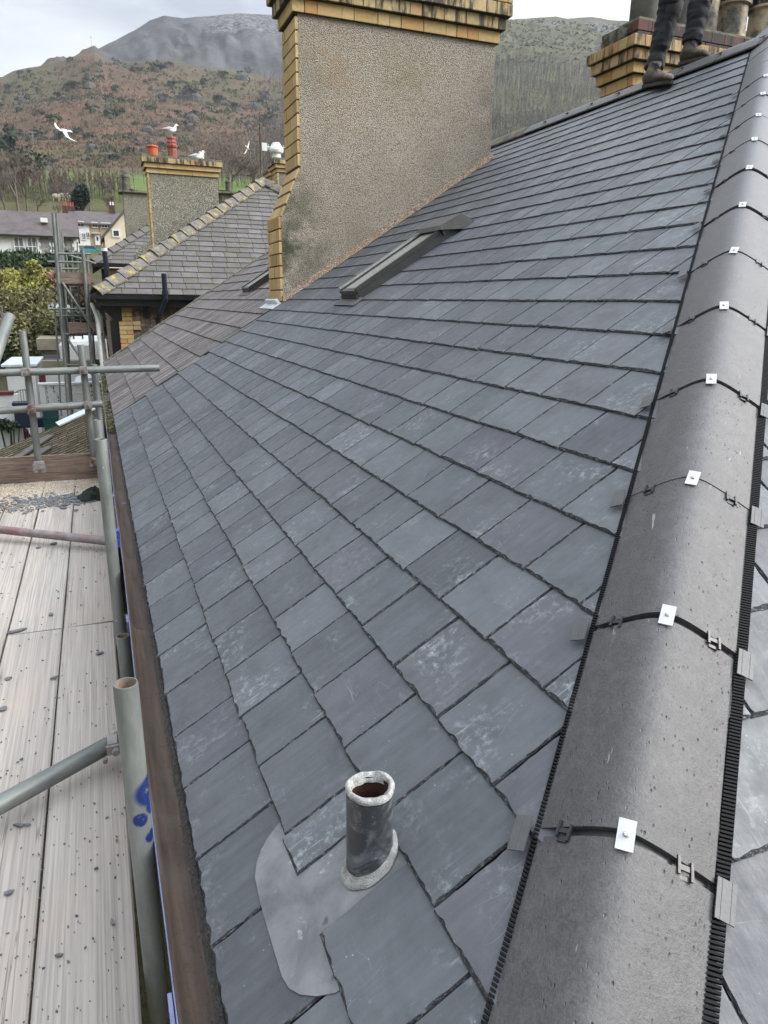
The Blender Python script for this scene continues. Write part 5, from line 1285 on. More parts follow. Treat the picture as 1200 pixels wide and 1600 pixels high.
for u in (29.5, 50, 88):
    x = px(u); window(terr, x, Y1-.05, at(u, 396, Y=Y1).z-.3, .85, 1.75, 1 if u != 88 else 2, True, 'blind')
    z = at(u, 371, Y=Y1).z; mb = MB()
    for k in range(7): a0, a1 = math.pi*k/7, math.pi*(k+1)/7; mb.prism([(x-.5*math.cos(a0), z-.18+.14*math.sin(a0)), (x-.5*math.cos(a1), z-.18+.14*math.sin(a1)), (x-.6*math.cos(a1), z-.18+.26*math.sin(a1)), (x-.6*math.cos(a0), z-.18+.26*math.sin(a0))], .1, axis=1, at0=Y1-.13)
    mb.build('window_arch', 'white', terr)
rw = at(69, 345, Y=Y1+1.4); MB().box((rw.x-.28, Y1+1.0, rw.z-.15), (rw.x+.28, Y1+1.5, rw.z+.22), Mx=None).build('roof_window', 'white', terr)
Y2 = 100.
R0 = at(110, 352, Y=Y2); R1 = at(200, 354, Y=Y2)
row2 = rowhouse('rendered_row', R0, R1, 6.8, at(150, 349, Y=Y2).z, 3.2, 1.65, 'tanwall', 'purpleroof', 'row of two storey rendered houses behind the white terrace')
q2 = lambda u: at(u, 360, Y=Y2).x
z2 = lambda v: at(150, v, Y=Y2).z
MB().box((R0.x+.01, Y2-.04, 6.8), (q2(139.5), Y2-.001, z2(349)-.2)).build('white_front', 'white', row2)
for u, v, w_, h_, m_ in ((127, 356, .75, .7, 1), (149, 356, .75, .65, 1), (166, 356, 1.1, .65, 2), (130, 376, .5, .85, 1), (136.5, 373, .5, .75, 1)): window(row2, q2(u), Y2-.05, z2(v), w_, h_, m_, False)
d_ = MB().box((q2(147), Y2-.08, z2(383)), (q2(155), Y2-.002, z2(366))).build('door', 'white', row2); MB().box((q2(149.5), Y2-.1, z2(376)), (q2(152.5), Y2-.081, z2(370))).build('door_pane', 'glass', d_)
MB().box((q2(143), Y2-.5, z2(365)), (q2(156), Y2-.09, z2(364))).build('door_canopy', 'white', row2)
for a in (119, 157): MB().tube((q2(a), Y2-.1, 7), (q2(a), Y2-.1, z2(350)), .06, n=6).build('downpipe', 'tanwall', row2)
cs = thing('chimney_stack', at(106, 326, Y=Y2+3), 'red brick stack with a cluster of pots on the far row', 'chimney')
p_ = at(107, 327, Y=Y2+3.2); MB().box((p_.x-.7, p_.y-.3, p_.z-1), (p_.x+.7, p_.y+.3, p_.z+.35)).build('stack', 'redsoot', cs)
for k in range(5): MB().lathe((p_.x-.55+.27*k, p_.y, p_.z+.35), [(.1, 0), (.09, .45), (.11, .5), (.07, .5)], 8).build('chimney_pot', 'terracotta' if k % 2 else 'redpot', cs)
cs2 = thing('chimney_stack', at(175, 326, Y=Y2+3), 'small brick stack with two white pots on the far row', 'chimney')
p_ = at(175, 327, Y=Y2+3.2); MB().box((p_.x-.35, p_.y-.3, p_.z-1), (p_.x+.35, p_.y+.3, p_.z+.45)).build('stack', 'redsoot', cs2)
for k in (-.15, .15): MB().lathe((p_.x+k, p_.y, p_.z+.45), [(.09, 0), (.08, .4), (.1, .42), (.06, .42)], 8).build('chimney_pot', 'white', cs2)
Y3 = 60.
gb = thing('cream_gable_house', at(175, 380, Y=Y3), 'cream house with dark verge, gable showing left of the plain stack', 'house')
a, b, c, d = at(163, 370, Y=Y3), at(196, 330, Y=Y3), at(228, 366, Y=Y3), at(163, 400, Y=Y3)
MB().prism([(a.x, d.z-1), (c.x, d.z-1), (c.x, c.z), (b.x, b.z), (a.x, a.z)], 6, axis=1, at0=Y3).build('gable_wall', 'cream', gb)
MB().prism([(a.x-.2, a.z-.2), (b.x, b.z+.02), (c.x+.2, c.z-.2), (c.x+.2, c.z+.0), (b.x, b.z+.22), (a.x-.2, a.z+.02)], 6.3, axis=1, at0=Y3-.15).build('roof', 'purpleroof', gb)
w_ = at(182, 371, Y=Y3); window(gb, w_.x, Y3, w_.z, .55, .55, 0, False)
# little blue car by the far row
cp = at(141, 392, Y=88.); car = thing('parked_car', (cp.x, cp.y, cp.z-.35), 'small teal car parked below the far rendered row', 'car')
mb = MB(); mb.prism([(-1.15, .25), (1.15, .25), (1.15, .55), (.75, .62), (.4, .95), (-.45, .97), (-.85, .62), (-1.15, .55)], 1.3, axis=1, at0=-.65, Mx=T_(cp.x, cp.y, cp.z-.45)); mb.build('body', 'bluecar', car)
MB().prism([(.62, .64), (.37, .9), (-.42, .92), (-.72, .64)], 1.32, axis=1, at0=-.66, Mx=T_(cp.x, cp.y, cp.z-.45)).build('window_glass', 'glass', car)
for dx in (-.72, .72):
    for dy in (-.66, .5): mb = MB(); mb.tube((cp.x+dx, cp.y+dy, cp.z-.2), (cp.x+dx, cp.y+dy+.16, cp.z-.2), .24, n=14); mb.build('wheel', 'tyre', car)
# grey garden roof and buildings lower down
g_ = thing('garden_outbuilding', at(60, 425, Y=50), 'low outbuilding with plain grey roof under the ivy hedge', 'outbuilding')
a, b = at(30, 418, Y=52), at(97, 418, Y=52); MB().prism([(a.x, a.z), (b.x, b.z), (b.x+.3, a.z-.9), (a.x-.5, a.z-.9)], .25, axis=1, at0=51.5).build('roof_slope', 'purpleroof', g_); MB().box((a.x, 51.8, a.z-3), (b.x, 54, a.z-.9)).build('wall', 'stone', g_)
gg = thing('garage', at(85, 560, Y=31), 'concrete garage with lilac grey slatted door behind the yard', 'garage')
a, b = at(63, 546, Y=31), at(112, 573, Y=31); 
MB().box((a.x, 31.2, b.z-2.4), (b.x+.3, 34, a.z)).build('wall', 'concrete', gg); MB().box((a.x-.1, 30.9, a.z-.02), (b.x+.3, 34.2, a.z+.4)).build('roof_slab', 'concrete', gg)
nb = 5; hh = (a.z-.05-b.z)/nb
for i in range(nb): MB().box((a.x+.12, 31.15-.02*(i % 2), b.z+i*hh), (b.x, 31.195, b.z+(i+1)*hh-.02)).build('door_slat', 'garage', gg)
tw = thing('retaining_wall', at(85, 580, Y=28), 'mossy concrete retaining wall below the garage', 'wall')
a, b = at(55, 574, Y=28), at(118, 582, Y=28); MB().box((a.x, 28, -4), (b.x+.6, 28.3, a.z)).build('wall_face', 'white', tw); MB().box((a.x-.1, 27.9, a.z+.002), (b.x+.7, 28.4, a.z+.22)).build('coping', 'concrete', tw)
mb = MB(); mb.tube(at(82, 604, Y=27.6), at(96, 632, Y=27.6), .05, n=8); mb.build('drain_pipe', 'black', tw)
# white yard wall with a pierced block screen
YW = 22.5; zg = -3.1
yw = thing('screen_block_wall', at(90, 650, Y=YW), 'white yard wall topped with two rows of pierced screen blocks', 'wall')
a, b = at(73, 655, Y=YW), at(150, 655, Y=YW); zt_ = at(75, 632, Y=YW).z
MB().box((a.x, YW, zg-.6), (b.x+.4, YW+.2, zt_)).build('wall_base', 'white', yw)
s_ = .235*22.5/20; 
for rr in range(2):
    for k in range(6):
        x = a.x+.06+k*s_; z = zt_+.006+rr*s_; m = MB(); w = s_-.008; t_ = .022
        m.box((x, YW+.03, z), (x+w, YW+.12, z+t_)); m.box((x, YW+.03, z+w-t_), (x+w, YW+.12, z+w)); m.box((x, YW+.03, z+t_), (x+t_, YW+.12, z+w-t_)); m.box((x+w-t_, YW+.03, z+t_), (x+w, YW+.12, z+w-t_))
        for ang in (0, 45, 90, 135): Mx = T_(x+w/2, YW+.075, z+w/2) @ Matrix.Rotation(math.radians(ang), 4, 'Y'); m.box((-w*.45, -.035-.0003*ang/45, -.013), (w*.45, .035+.0003*ang/45, .013), Mx=Mx)
        m.build('screen_block', 'white', yw)
x_ = a.x+.06+6*s_; MB().box((x_, YW, zt_+.002), (x_+.12, YW+.2, zt_+2*s_+.02)).build('wall_pier', 'white', yw); MB().box((a.x-.1, YW, zt_+.002), (a.x+.05, YW+.2, zt_+2*s_+.02)).build('wall_pier', 'white', yw)
MB().box((a.x-.12, YW-.03, zt_+2*s_+.022), (x_+.16, YW+.23, zt_+2*s_+.075)).build('coping', 'white', yw)
p0 = at(4, 665, Y=YW-.6)
lw = thing('white_outbuilding', (p0.x, YW, zg), 'white outbuilding with flat pale roof at the left of the yard', 'outbuilding')
a, b = at(8, 572, Y=24), at(53, 572, Y=24); MB().box((a.x, 24, zg-1), (b.x, 27, b.z)).build('wall', 'white', lw); MB().box((a.x-.1, 23.9, b.z+.001), (b.x+.1, 27.1, b.z+.06)).build('flat_roof', 'whitelead', lw)
MB().box((b.x+.12, 23.6, zg), (b.x+.3, 23.7, b.z-.1)).build('door_post', 'maroon', lw)
fw_ = thing('yard_wall', (p0.x, YW-.6, zg), 'low white yard wall with maroon coping at the left edge', 'wall')
a, b = at(-30, 612, Y=21.8), at(27, 612, Y=21.8); MB().box((a.x, 21.8, zg-.6), (b.x, 22., a.z-.1)).build('wall_face', 'white', fw_); MB().box((a.x, 21.75, a.z-.098), (b.x-.1, 22.05, a.z-.02)).build('coping', 'maroon', fw_)
gt = thing('garden_gate', (b.x, 22.2, zg), 'arched white metal gate beside the maroon coping', 'gate'); mb = MB(); g0 = at(26, 660, Y=22.2); g1_ = at(58, 660, Y=22.2); cx = (g0.x+g1_.x)/2; rr = (g1_.x-g0.x)/2; zc = at(40, 622, Y=22.2).z
for i in range(12): a0, a1 = math.pi*i/12, math.pi*(i+1)/12; mb.tube((cx-rr*math.cos(a0), 22.2, zc+rr*.9*math.sin(a0)), (cx-rr*math.cos(a1), 22.2, zc+rr*.9*math.sin(a1)), .018, n=5)
for i in range(9): xx = cx-rr+2*rr*i/8; mb.tube((xx, 22.2, zg), (xx, 22.2, zc+rr*.9*math.sqrt(max(0, 1-((xx-cx)/rr)**2))), .012, n=4)
mb.build('gate_bars', 'coupler', gt); MB().prism([(g0.x+.05, zg+.3), (g1_.x-.1, zg+.3), (g0.x+.05, zg+1.25)], .04, axis=1, at0=22.35).build('maroon_brace', 'maroon', gt)
def crate(u, v, Y, w, h, mat, label, cat='recycling box', taper=.88):
    p = at(u, v, Y=Y); mb = MB(); r = w/2; t = thing('recycling_box', p, label, cat)
    mb.loft([[V((p.x+sx*r*k, p.y+sy*r*.75*k, p.z+z)) for sx, sy in ((-1, -1), (1, -1), (1, 1), (-1, 1))] for k, z in ((taper, 0), (1, h))]); mb.build('tub', mat, t)
    m2 = MB(); m2.box((p.x-r*1.08, p.y-r*.84, p.z+h), (p.x+r*1.08, p.y+r*.84, p.z+h+.05)); m2.build('rim', mat, t)
    return t
crate(81, 670, 21.9, .40, .30, 'bin', 'lower teal recycling box in the stack by the white yard wall'); crate(80.5, 655, 21.9, .42, .33, 'bin', 'upper teal recycling box in the stack by the white yard wall')
crate(63.5, 667, 21.9, .30, .2, 'binblue', 'small black box left of the stacked teal boxes')
wb = at(40, 667, Y=21.5); t = thing('wheelie_bin', wb, 'tall navy bin standing beside the white gate', 'bin'); MB().box((wb.x-.22, wb.y-.2, wb.z), (wb.x+.2, wb.y+.2, wb.z+.62)).build('body', 'binblue', t); MB().box((wb.x-.24, wb.y-.23, wb.z+.621), (wb.x+.22, wb.y+.22, wb.z+.68)).build('lid', 'binblue', t)
# shed with orange door right of the screen wall
sh = thing('brick_outhouse', at(145, 620, Y=23), 'outhouse with pale roof and orange brown door behind the standards', 'outbuilding')
a, b = at(117, 600, Y=24), at(160, 596, Y=24); MB().prism([(a.x, a.z-.1), (b.x+.6, b.z+.35), (b.x+.6, b.z+.5), (a.x, a.z+.05)], 2, axis=1, at0=23.6).build('roof', 'whitelead', sh); MB().box((a.x+.2, 24, zg-1), (b.x+.6, 26, a.z-.12)).build('wall', 'cream', sh); MB().box((at(138, 640, Y=23.95).x, 23.93, zg), (at(152, 640, Y=23.95).x, 23.99, at(140, 606, Y=24).z)).build('door', 'orange', sh); MB().box((a.x+.2, 23.93, a.z-.35), (b.x+.5, 23.99, a.z-.2)).build('lintel', 'maroon', sh)
for i, (u, Y_, r_, h_) in enumerate(((95, 36, .5, .5), (121, 30, .6, .5), (140, 31, .7, .7))): p_ = at(u, 560 if i else 500, Y=Y_); MB().lathe(p_, [(r_, 0), (r_, h_), (r_*.8, h_+.15), (0, h_+.2)], 12).build('water_tank' if i else 'garden_table', 'white', None, label=('white plastic garden table among the far shrubs', 'white covered bundle behind the far scaffold', 'white tarpaulin heap at the foot of the white downpipes')[i], cat=('table', 'bundle', 'tarpaulin')[i])
# mossy lean-to roof below the scaffold
lr = thing('lean_to', at(60, 720, Y=14), 'mossy slate lean-to roof with pale metal flashings below the scaffold rail', 'outbuilding')
Ya, Yb = 12.5, 17.5
P0, P1, P2, P3 = at(150, 758, Y=Ya), at(-60, 850, Y=Ya), at(-70, 744, Y=Yb), at(168, 634, Y=Yb)
ex = (P1-P0).normalized(); up_ = (P3-P0); ey = (up_-ex*up_.dot(ex)).normalized(); nz = ex.cross(ey)
if nz.z < 0: ex = -ex; nz = -nz
Or = P0 if ex.dot(P1-P0) > 0 else P0
Fl = frame(P0, ex, ey, nz); inv = Fl.inverted(); c4 = [inv @ P for P in (P0, P1, P2, P3)]
Ly = c4[3].y; xs_ = sorted(p.x for p in c4)
rows = []
for i in range(int(Ly/.17)+1):
    js = [xs_[0]]
    while js[-1] < xs_[-1]: js.append(js[-1]+rnd.gauss(.2, .02))
    rows.append((i*.17, js))
cl = []
area = sum(c4[i].x*c4[(i+1) % 4].y-c4[(i+1) % 4].x*c4[i].y for i in range(4)); pc = c4 if area > 0 else c4[::-1]
for i in range(4):
    p, q = pc[i], pc[(i+1) % 4]; a_, b_ = -(q.y-p.y), (q.x-p.x); cl.append((a_, b_, -(a_*p.x+b_*p.y)))
slate_field(lr, 'upper_slates', Fl, rows, .17, ['mossroof', 'moss'], clips=cl, n_ind=200, names='slate', th=.016, jag=.012)
mb = MB(); mb.add([Fl @ V((p.x, p.y, -.02)) for p in pc]+[Fl @ V((p.x, p.y, -.15)) for p in pc], [(0, 1, 2, 3), (7, 6, 5, 4), (0, 4, 5, 1), (1, 5, 6, 2), (2, 6, 7, 3), (3, 7, 4, 0)]); mb.build('roof_boards', 'felt', lr)
mb = MB(); vs = [V((P.x, P.y, P.z-.16)) for P in (P0, P1, P2, P3)]; mb.add(vs+[V((v.x, v.y, -5.5)) for v in vs], [(0, 1, 5, 4), (1, 2, 6, 5), (2, 3, 7, 6), (3, 0, 4, 7)]); mb.build('wall', 'stone', lr)
for (u0, v0, u1, v1, w_) in ((26, 722, 82, 684, .1), (30, 736, 80, 702, .1), (92, 667, 150, 640, .16)):
    def onl(u, v): d = ray(u, v); t = ((P0-CAM).dot(nz))/d.dot(nz); return CAM+d*t+nz*.04
    A, B = onl(u0, v0), onl(u1, v1); dd = (B-A).normalized(); sd = nz.cross(dd)*w_; m = MB(); m.add([A-sd, B-sd, B+sd, A+sd, A-sd+nz*.03, B-sd+nz*.03, B+sd+nz*.05, A+sd+nz*.05], [(3, 2, 1, 0), (4, 5, 6, 7), (0, 1, 5, 4), (1, 2, 6, 5), (2, 3, 7, 6), (3, 0, 4, 7)]); m.build('metal_flashing', 'whitelead' if w_ > .1 else 'leadflap', lr)
# the far scaffold tower
ft = thing('far_scaffold', at(115, 640, Y=20.5), 'tall tube scaffold tower with boarded lifts beside the second house', 'scaffold')
def ft_tube(u0, v0, u1, v1, Y_, r=.035, Y1_=None, name='tube'):
    m = MB(); m.tube(at(u0, v0, Y=Y_), at(u1, v1, Y=Y1_ or Y_), r, n=8); return m.build(name, 'tube', ft, smooth=True)
for (u0, v0, u1, v1, Y_, r) in ((83, 333, 108, 655, 19.6, .04), (88, 333, 113, 650, 21, .04), (97, 362, 112, 640, 22, .03), (103, 395, 117, 520, 22, .025), (129, 388, 150, 640, 19.6, .04), (136, 395, 152, 620, 21.5, .03), (85, 470, 96, 650, 19.8, .022), (112, 380, 114, 440, 22, .02), (121, 378, 122, 430, 22, .02), (92, 345, 100, 440, 21.4, .03)): ft_tube(u0, v0, u1, v1, Y_, r, name='standard')
for (u0, v0, u1, v1, Y_) in ((80, 396, 142, 397, 19.7), (74, 409, 130, 410, 20), (86, 420, 124, 420, 21), (77, 483, 155, 482, 19.7), (88, 494, 157, 493, 20.8), (108, 505, 122, 505, 21.5), (100, 570, 160, 572, 20), (106, 398, 150, 412, 21), (96, 630, 140, 628, 20), (98, 522, 160, 522, 19.7)): ft_tube(u0, v0, u1, v1, Y_, .026, name='ledger')
ft_tube(97, 441, 148, 518, 19.55, .03, name='brace'); ft_tube(106, 530, 147, 590, 19.55, .03, name='brace'); ft_tube(146, 472, 166, 500, 20, .03, name='brace')
for (u0, u1, v, n_) in ((95, 151, 443, 4), (108, 160, 521, 3)):
    for k in range(n_): a, b = at(u0, v, Y=19.7+k*.32), at(u1, v, Y=19.7+k*.32); MB().box((a.x, a.y, a.z-.05), (b.x, a.y+.3, a.z)).build('board', 'toe', ft)
    a, b = at(u0, v, Y=19.66), at(u1-8, v, Y=19.66); MB().box((a.x, a.y-.04, a.z+.005), (b.x, a.y, a.z+.26)).build('toe_board', 'toe', ft)
for k in range(9): z_ = 410+k*13; 
for k in range(10): a = at(107+k*.9, 448+k*8.5, Y=21.); MB().tube(a, a+V((.22, 0, 0)), .014, n=5).build('ladder_rung', 'tube', ft)
for k in (0, 1): MB().tube(at(107+k*11.5/1., 448, Y=21.) if 0 else at(107, 446, Y=21.)+V((.22*k, 0, 0)), at(115.4, 530, Y=21.)+V((.22*k, 0, 0)), .02, n=6).build('ladder_stile', 'tube', ft)
# ================================================================== gulls
def gull(name, p, scale, heading, label, sit=False):
    t = thing(name, p, label, 'gull', None); Mx = T_(*p) @ Matrix.Rotation(heading, 4, 'Z') @ Matrix.Diagonal((scale, scale, scale, 1))
    zb = .10 if sit else .17; mb = MB(); rings = []; n = 14
    # x forward; continuous body from tail to bill base
    prof = [(-.24, .06, .012, .03), (-.17, .055, .03, .045), (-.08, .05, .062, .065), (0, .045, .075, .08), (.08, .055, .070, .078), (.125, .085, .052, .06), (.145, .135, .036, .038), (.155, .185, .033, .034), (.17, .215, .037, .036), (.195, .225, .036, .033), (.222, .22, .024, .022), (.238, .215, .010, .010)]
    for x, z, w, h in prof:
        tl = .9 if .1 < x < .16 else .0
        rings.append([V((x-math.sin(a)*h*tl, w*math.cos(a), zb+z+math.sin(a)*h*(1-.3*tl))) for a in [6.28318*i/n for i in range(n)]])
    mb.loft(rings); mb.build('body', 'bird', t, Mw=Mx, smooth=2)
    for sd in (-1, 1):
        w = MB(); rr = []
        for x, z, ww in ((.09, .075, .02), (.03, .1, .055), (-.08, .1, .06), (-.18, .085, .035), (-.28, .075, .01), (-.33, .07, .003)):
            rr.append([V((x, sd*(.055+.018*math.cos(a)*.8)*(1 if x > -.2 else .6), zb+z-.02+ww*math.sin(a))) for a in [6.28318*i/8 for i in range(8)]])
        w.loft(rr); w.build('wing', 'birdgrey', t, Mw=Mx, smooth=2)
    b = MB(); b.tube((.232, 0, zb+.217), (.285, 0, zb+.208), .011, .004, 8); b.tube((.28, 0, zb+.209), (.29, 0, zb+.198), .005, .002, 6); b.build('bill', 'beak', t, Mw=Mx)
    for sd in (-1, 1): e = MB(); e.lathe((.205, sd*.031, zb+.23), [(0, -.005), (.005, 0), (0, .005)], 8); e.build('eye', 'black', t, Mw=Mx)
    if not sit:
        for sd in (-1, 1): l = MB(); l.tube((.02, sd*.03, 0.004), (.01, sd*.03, zb+.02), .006, n=6); l.prism([(.0, -.012), (.06, -.028), (.066, 0), (.06, .028), (0, .012)], .006, axis=2, at0=0, Mx=T_(.01, sd*.03, 0)); l.build('leg', 'feet', t, Mw=Mx)
    return t
gull('standing_gull', potB+V((-.0, 0, -.0)), .95, 0.12, 'white gull standing on top of the red frilled chimney pot')
pg = at(309, 255, Y=YA+.2); gull('sitting_gull', (pg.x, YA+.15, ztA-.02-.03), .98, 0.1, 'white gull sitting on the chimney top right of the red pots', True)
def flying(p, span, wing, fwd, label):
    wing = V(wing).normalized(); fwd = V(fwd); fwd = (fwd-wing*fwd.dot(wing)).normalized()
    t = thing('flying_gull', p, label, 'gull'); Mx = frame(p, fwd, wing, fwd.cross(wing)) @ Matrix.Diagonal((span, span, span, 1)); mb = MB(); n = 12
    rr = [[V((x, w*math.cos(a), z+h*math.sin(a))) for a in [6.28318*i/n for i in range(n)]] for x, w, h, z in ((-.2, .035, .006, 0), (-.14, .03, .012, 0), (-.06, .04, .035, 0), (.03, .046, .045, 0), (.11, .036, .036, .004), (.145, .026, .026, .008), (.175, .028, .027, .01), (.2, .015, .014, .008), (.21, .005, .005, .006))]
    mb.loft(rr); mb.build('body', 'bird', t, Mw=Mx, smooth=2); b = MB(); b.tube((.205, 0, .006), (.24, 0, .002), .007, .002, 6); b.build('bill', 'beak', t, Mw=Mx)
    for sd in (-1, 1):
        w = MB(); rr = []
        for k, (y, z, ch, th_, xo) in enumerate(((.02, .01, .15, .014, .02), (.12, .05, .135, .012, .035), (.22, .075, .115, .009, .05), (.34, .07, .085, .006, .03), (.45, .055, .05, .004, -.02), (.52, .045, .015, .002, -.06))):
            rr.append([V((xo+ch*.5*math.cos(a), sd*y, z+th_*math.sin(a)*(1 if math.cos(a) > 0 else .5))) for a in [6.28318*i/10 for i in range(10)]])
        w.loft(rr); w.build('wing', 'bird', t, Mw=Mx, smooth=2)
    w = MB(); w.prism([(-.16, -.02), (-.26, -.055), (-.27, 0), (-.26, .055), (-.16, .02)], .006, axis=2, at0=-.003); w.build('tail', 'bird', t, Mw=Mx)
flying(at(101, 204, D=24.), 1.08, -R_*.73-D_*.66+fw*.15, -R_*.15+D_*.6-fw*.85, 'white gull gliding with wings spread in front of the hillside')
flying(at(387, 231, D=40.), .8, D_*.9-R_*.35, R_*.5+fw*.8-D_*.2, 'distant gull banking left of the television aerial')
# ================================================================== roofer on the ridge
def man():
    f1 = at(1022, 128, Y=6.62); f2 = at(1085, 97, Y=6.02)
    g = thing('person', (RX, 6.35, RZ+.06), 'roofer in dark work trousers and dusty brown boots standing on the ridge', 'person')
    def ring(c, rx, ry, d, n=18, ph=0., wr=0.):
        c = V(c); d = V(d).normalized(); x = V((1, 0, 0)); x = (x-d*x.dot(d)).normalized(); y = d.cross(x); o = []
        for i in range(n):
            a = 6.28318*i/n; k = 1+wr*mn.noise(V((math.cos(a)*1.7+ph, math.sin(a)*1.7, ph*3.1))); o.append(c+x*rx*k*math.cos(a)+y*ry*k*math.sin(a))
        return o
    # feet: heel points, toes point towards +x - y (down the picture to the right)
    legs = []
    def onr(u, v, lift=.02): d = ray(u, v); nn = V((-ST, 0, CT)); t_ = (lift-(CAM.dot(nn)))/d.dot(nn); return CAM+d*t_
    L_h, L_t = onr(1008, 137, .02), onr(1046, 130, .05)
    for k, (u, v, Y_, ank, knee, toe) in enumerate(((1013, 132, 6.66, None, None, None), (1078, 100, 6.1, None, None, None))):
        h = at(u, v, Y=Y_); legs.append(h)
    hip = V(((legs[0].x+legs[1].x)/2+.12, (legs[0].y+legs[1].y)/2, legs[0].z+1.13))
    tr = MB(); body = MB()
    yl = L_h.y
    sk = [(at(1023, 103, Y=yl), at(1046, 18, Y=yl)), (at(1082, 62, Y=6.1), at(1098, -14, Y=6.1))]
    side = R_.copy(); side.z = 0; side.normalize(); fwd = V((side.y, -side.x, 0))
    hipc = at(1078, -120, Y=6.35)
    for i, (ank, kn) in enumerate(sk):
        hj = hipc+side*(-.09 if i == 0 else .11)
        pts = []
        def lerp(a, b, t): return a+(b-a)*t
        path = [(ank-(kn-ank)*.08, .088), (lerp(ank, kn, .06), .094), (lerp(ank, kn, .18), .078), (lerp(ank, kn, .32), .088), (lerp(ank, kn, .5), .098), (lerp(ank, kn, .7), .10), (lerp(ank, kn, .88), .103), (kn, .112), (lerp(kn, hj, .12), .108), (lerp(kn, hj, .35), .118), (lerp(kn, hj, .65), .132), (lerp(kn, hj, .92), .145)]
        rings = []
        fine = []
        for a_, b_ in zip(path[:-1], path[1:]):
            for q in range(4): fine.append((lerp(a_[0], b_[0], q/4), a_[1]+(b_[1]-a_[1])*q/4))
        fine.append(path[-1])
        for j, (c, r) in enumerate(fine):
            nx = fine[min(j+1, len(fine)-1)][0]; pv = fine[max(j-1, 0)][0]; d = nx-pv; fold = .055*math.sin(j*1.25+i)*(1 if j < 14 or 22 < j < 32 else .35)
            rings.append(ring(c, r*(1+fold), r*(1.04+fold*.7), d, 22, j*.21+i*5, .20))
        tr.loft(rings, cap=True)
        body.loft([ring(c, r*.72, r*.72, V((0, 0, 1)), 14) for c, r in fine[::3]])
    tr.lathe(hipc, [(0, -.16), (.13, -.14), (.19, -.05), (.195, .05), (.18, .16), (.175, .2), (0, .2)], 20, sx=1.05, sy=.8)
    o = tr.build('trousers', 'trouser', g, smooth=2)
    m = o.modifiers.new('r', 'REMESH'); m.mode = 'VOXEL'; m.voxel_size = .012; m.use_smooth_shade = True
    m = o.modifiers.new('s', 'SMOOTH'); m.iterations = 3
    for i, (ank, kn) in enumerate(sk):   # knee pads and thigh pockets sewn on
        mb = MB(); c = kn-(kn-ank)*.02; d = (kn-ank).normalized(); vw = (CAM-c); vw = (vw-d*vw.dot(d)).normalized(); vw = (vw+side*.45).normalized(); s3 = d.cross(vw)
        rr = []
        for z_ in (-.13, -.07, 0, .07, .12): rr.append([c+d*z_+(vw*math.cos(a)+s3*math.sin(a))*.122*(1-.6*abs(z_)/.2 if abs(z_) > .1 else 1) for a in [-.75+1.5*q/6 for q in range(7)]]+[c+d*z_+(vw*math.cos(a)+s3*math.sin(a))*.09 for a in [.75-1.5*q/6 for q in range(7)]])
        mb.loft(rr); mb.build('knee_patch', 'patch', g, smooth=2)
    # boots
    for i, ((ank, kn), tip) in enumerate(zip(sk, (L_t, at(1106, 93, Y=5.86)))):
        heel = (L_h, at(1064, 102, Y=6.16))[i]; d = (tip-heel); L = d.length; d.normalize(); s3 = d.cross(V((0, 0, 1))).normalized(); u3 = s3.cross(d)
        mb = MB(); rr = []
        for t, w, h in ((-.02, .03, .06), (.0, .042, .10), (.1, .05, .125), (.25, .052, .13), (.42, .05, .115), (.58, .054, .085), (.74, .06, .07), (.88, .055, .062), (.97, .04, .045), (1.02, .015, .025)):
            c = heel+d*(L*t)+u3*(.02); k_ = 1.05
            rr.append([c+s3*w*k_*math.cos(a)*(1 if math.sin(a) > -.2 else .9)+u3*(h*k_*(.5+.5*math.sin(a))) for a in [6.28318*q/16 for q in range(16)]])
        mb.loft(rr)
        c0 = heel+d*(L*.2)+u3*.09; rr = []
        for t in (0, .25, .5, .75, 1): c = c0+(ank-c0)*t+(kn-ank).normalized()*(.05*t); rr.append(ring(c, .062+.006*math.sin(t*9), .066, V((0, 0, 1)), 16, t*2, .12))
        mb.loft(rr); o = mb.build('boot', 'boot', g, smooth=2)
        m = o.modifiers.new('r', 'REMESH'); m.mode = 'VOXEL'; m.voxel_size = .008; m.use_smooth_shade = True
        m = o.modifiers.new('s', 'SMOOTH'); m.iterations = 2
        so_ = MB(); rr = []
        for z_ in (-.006, .022): rr.append([heel+d*(L*t)+s3*w+u3*z_ for t, w in ((-.03, -.03), (-.04, 0), (-.03, .03), (.1, .052), (.3, .05), (.5, .046), (.72, .062), (.9, .056), (1.02, .03), (1.05, 0), (1.02, -.03), (.9, -.056), (.72, -.062), (.5, -.046), (.3, -.05), (.1, -.052))])
        so_.loft(rr); so_.build('boot_sole', 'sole', g)
        la = MB()
        for q in range(6): c = heel+d*(L*(.56-.06*q))+u3*(.085+.018*q); la.tube(c-s3*.032+u3*.004, c+s3*.032+u3*.02, .005, n=5); la.tube(c+s3*.032, c-s3*.032+u3*.018, .005, n=5)
        la.build('laces', 'patch', g)
    # upper body above the picture edge
    ch = hipc+V((0, 0, .28)); sh_ = hipc+V((.02, 0, .62)); tor = MB()
    tor.loft([ring(hipc+V((0, 0, z)), a, b, V((0, 0, 1)), 20, z*3, .06) for z, a, b in ((.1, .19, .14), (.2, .18, .13), (.35, .2, .145), (.5, .225, .15), (.6, .215, .14), (.66, .13, .1), (.70, .075, .075))])
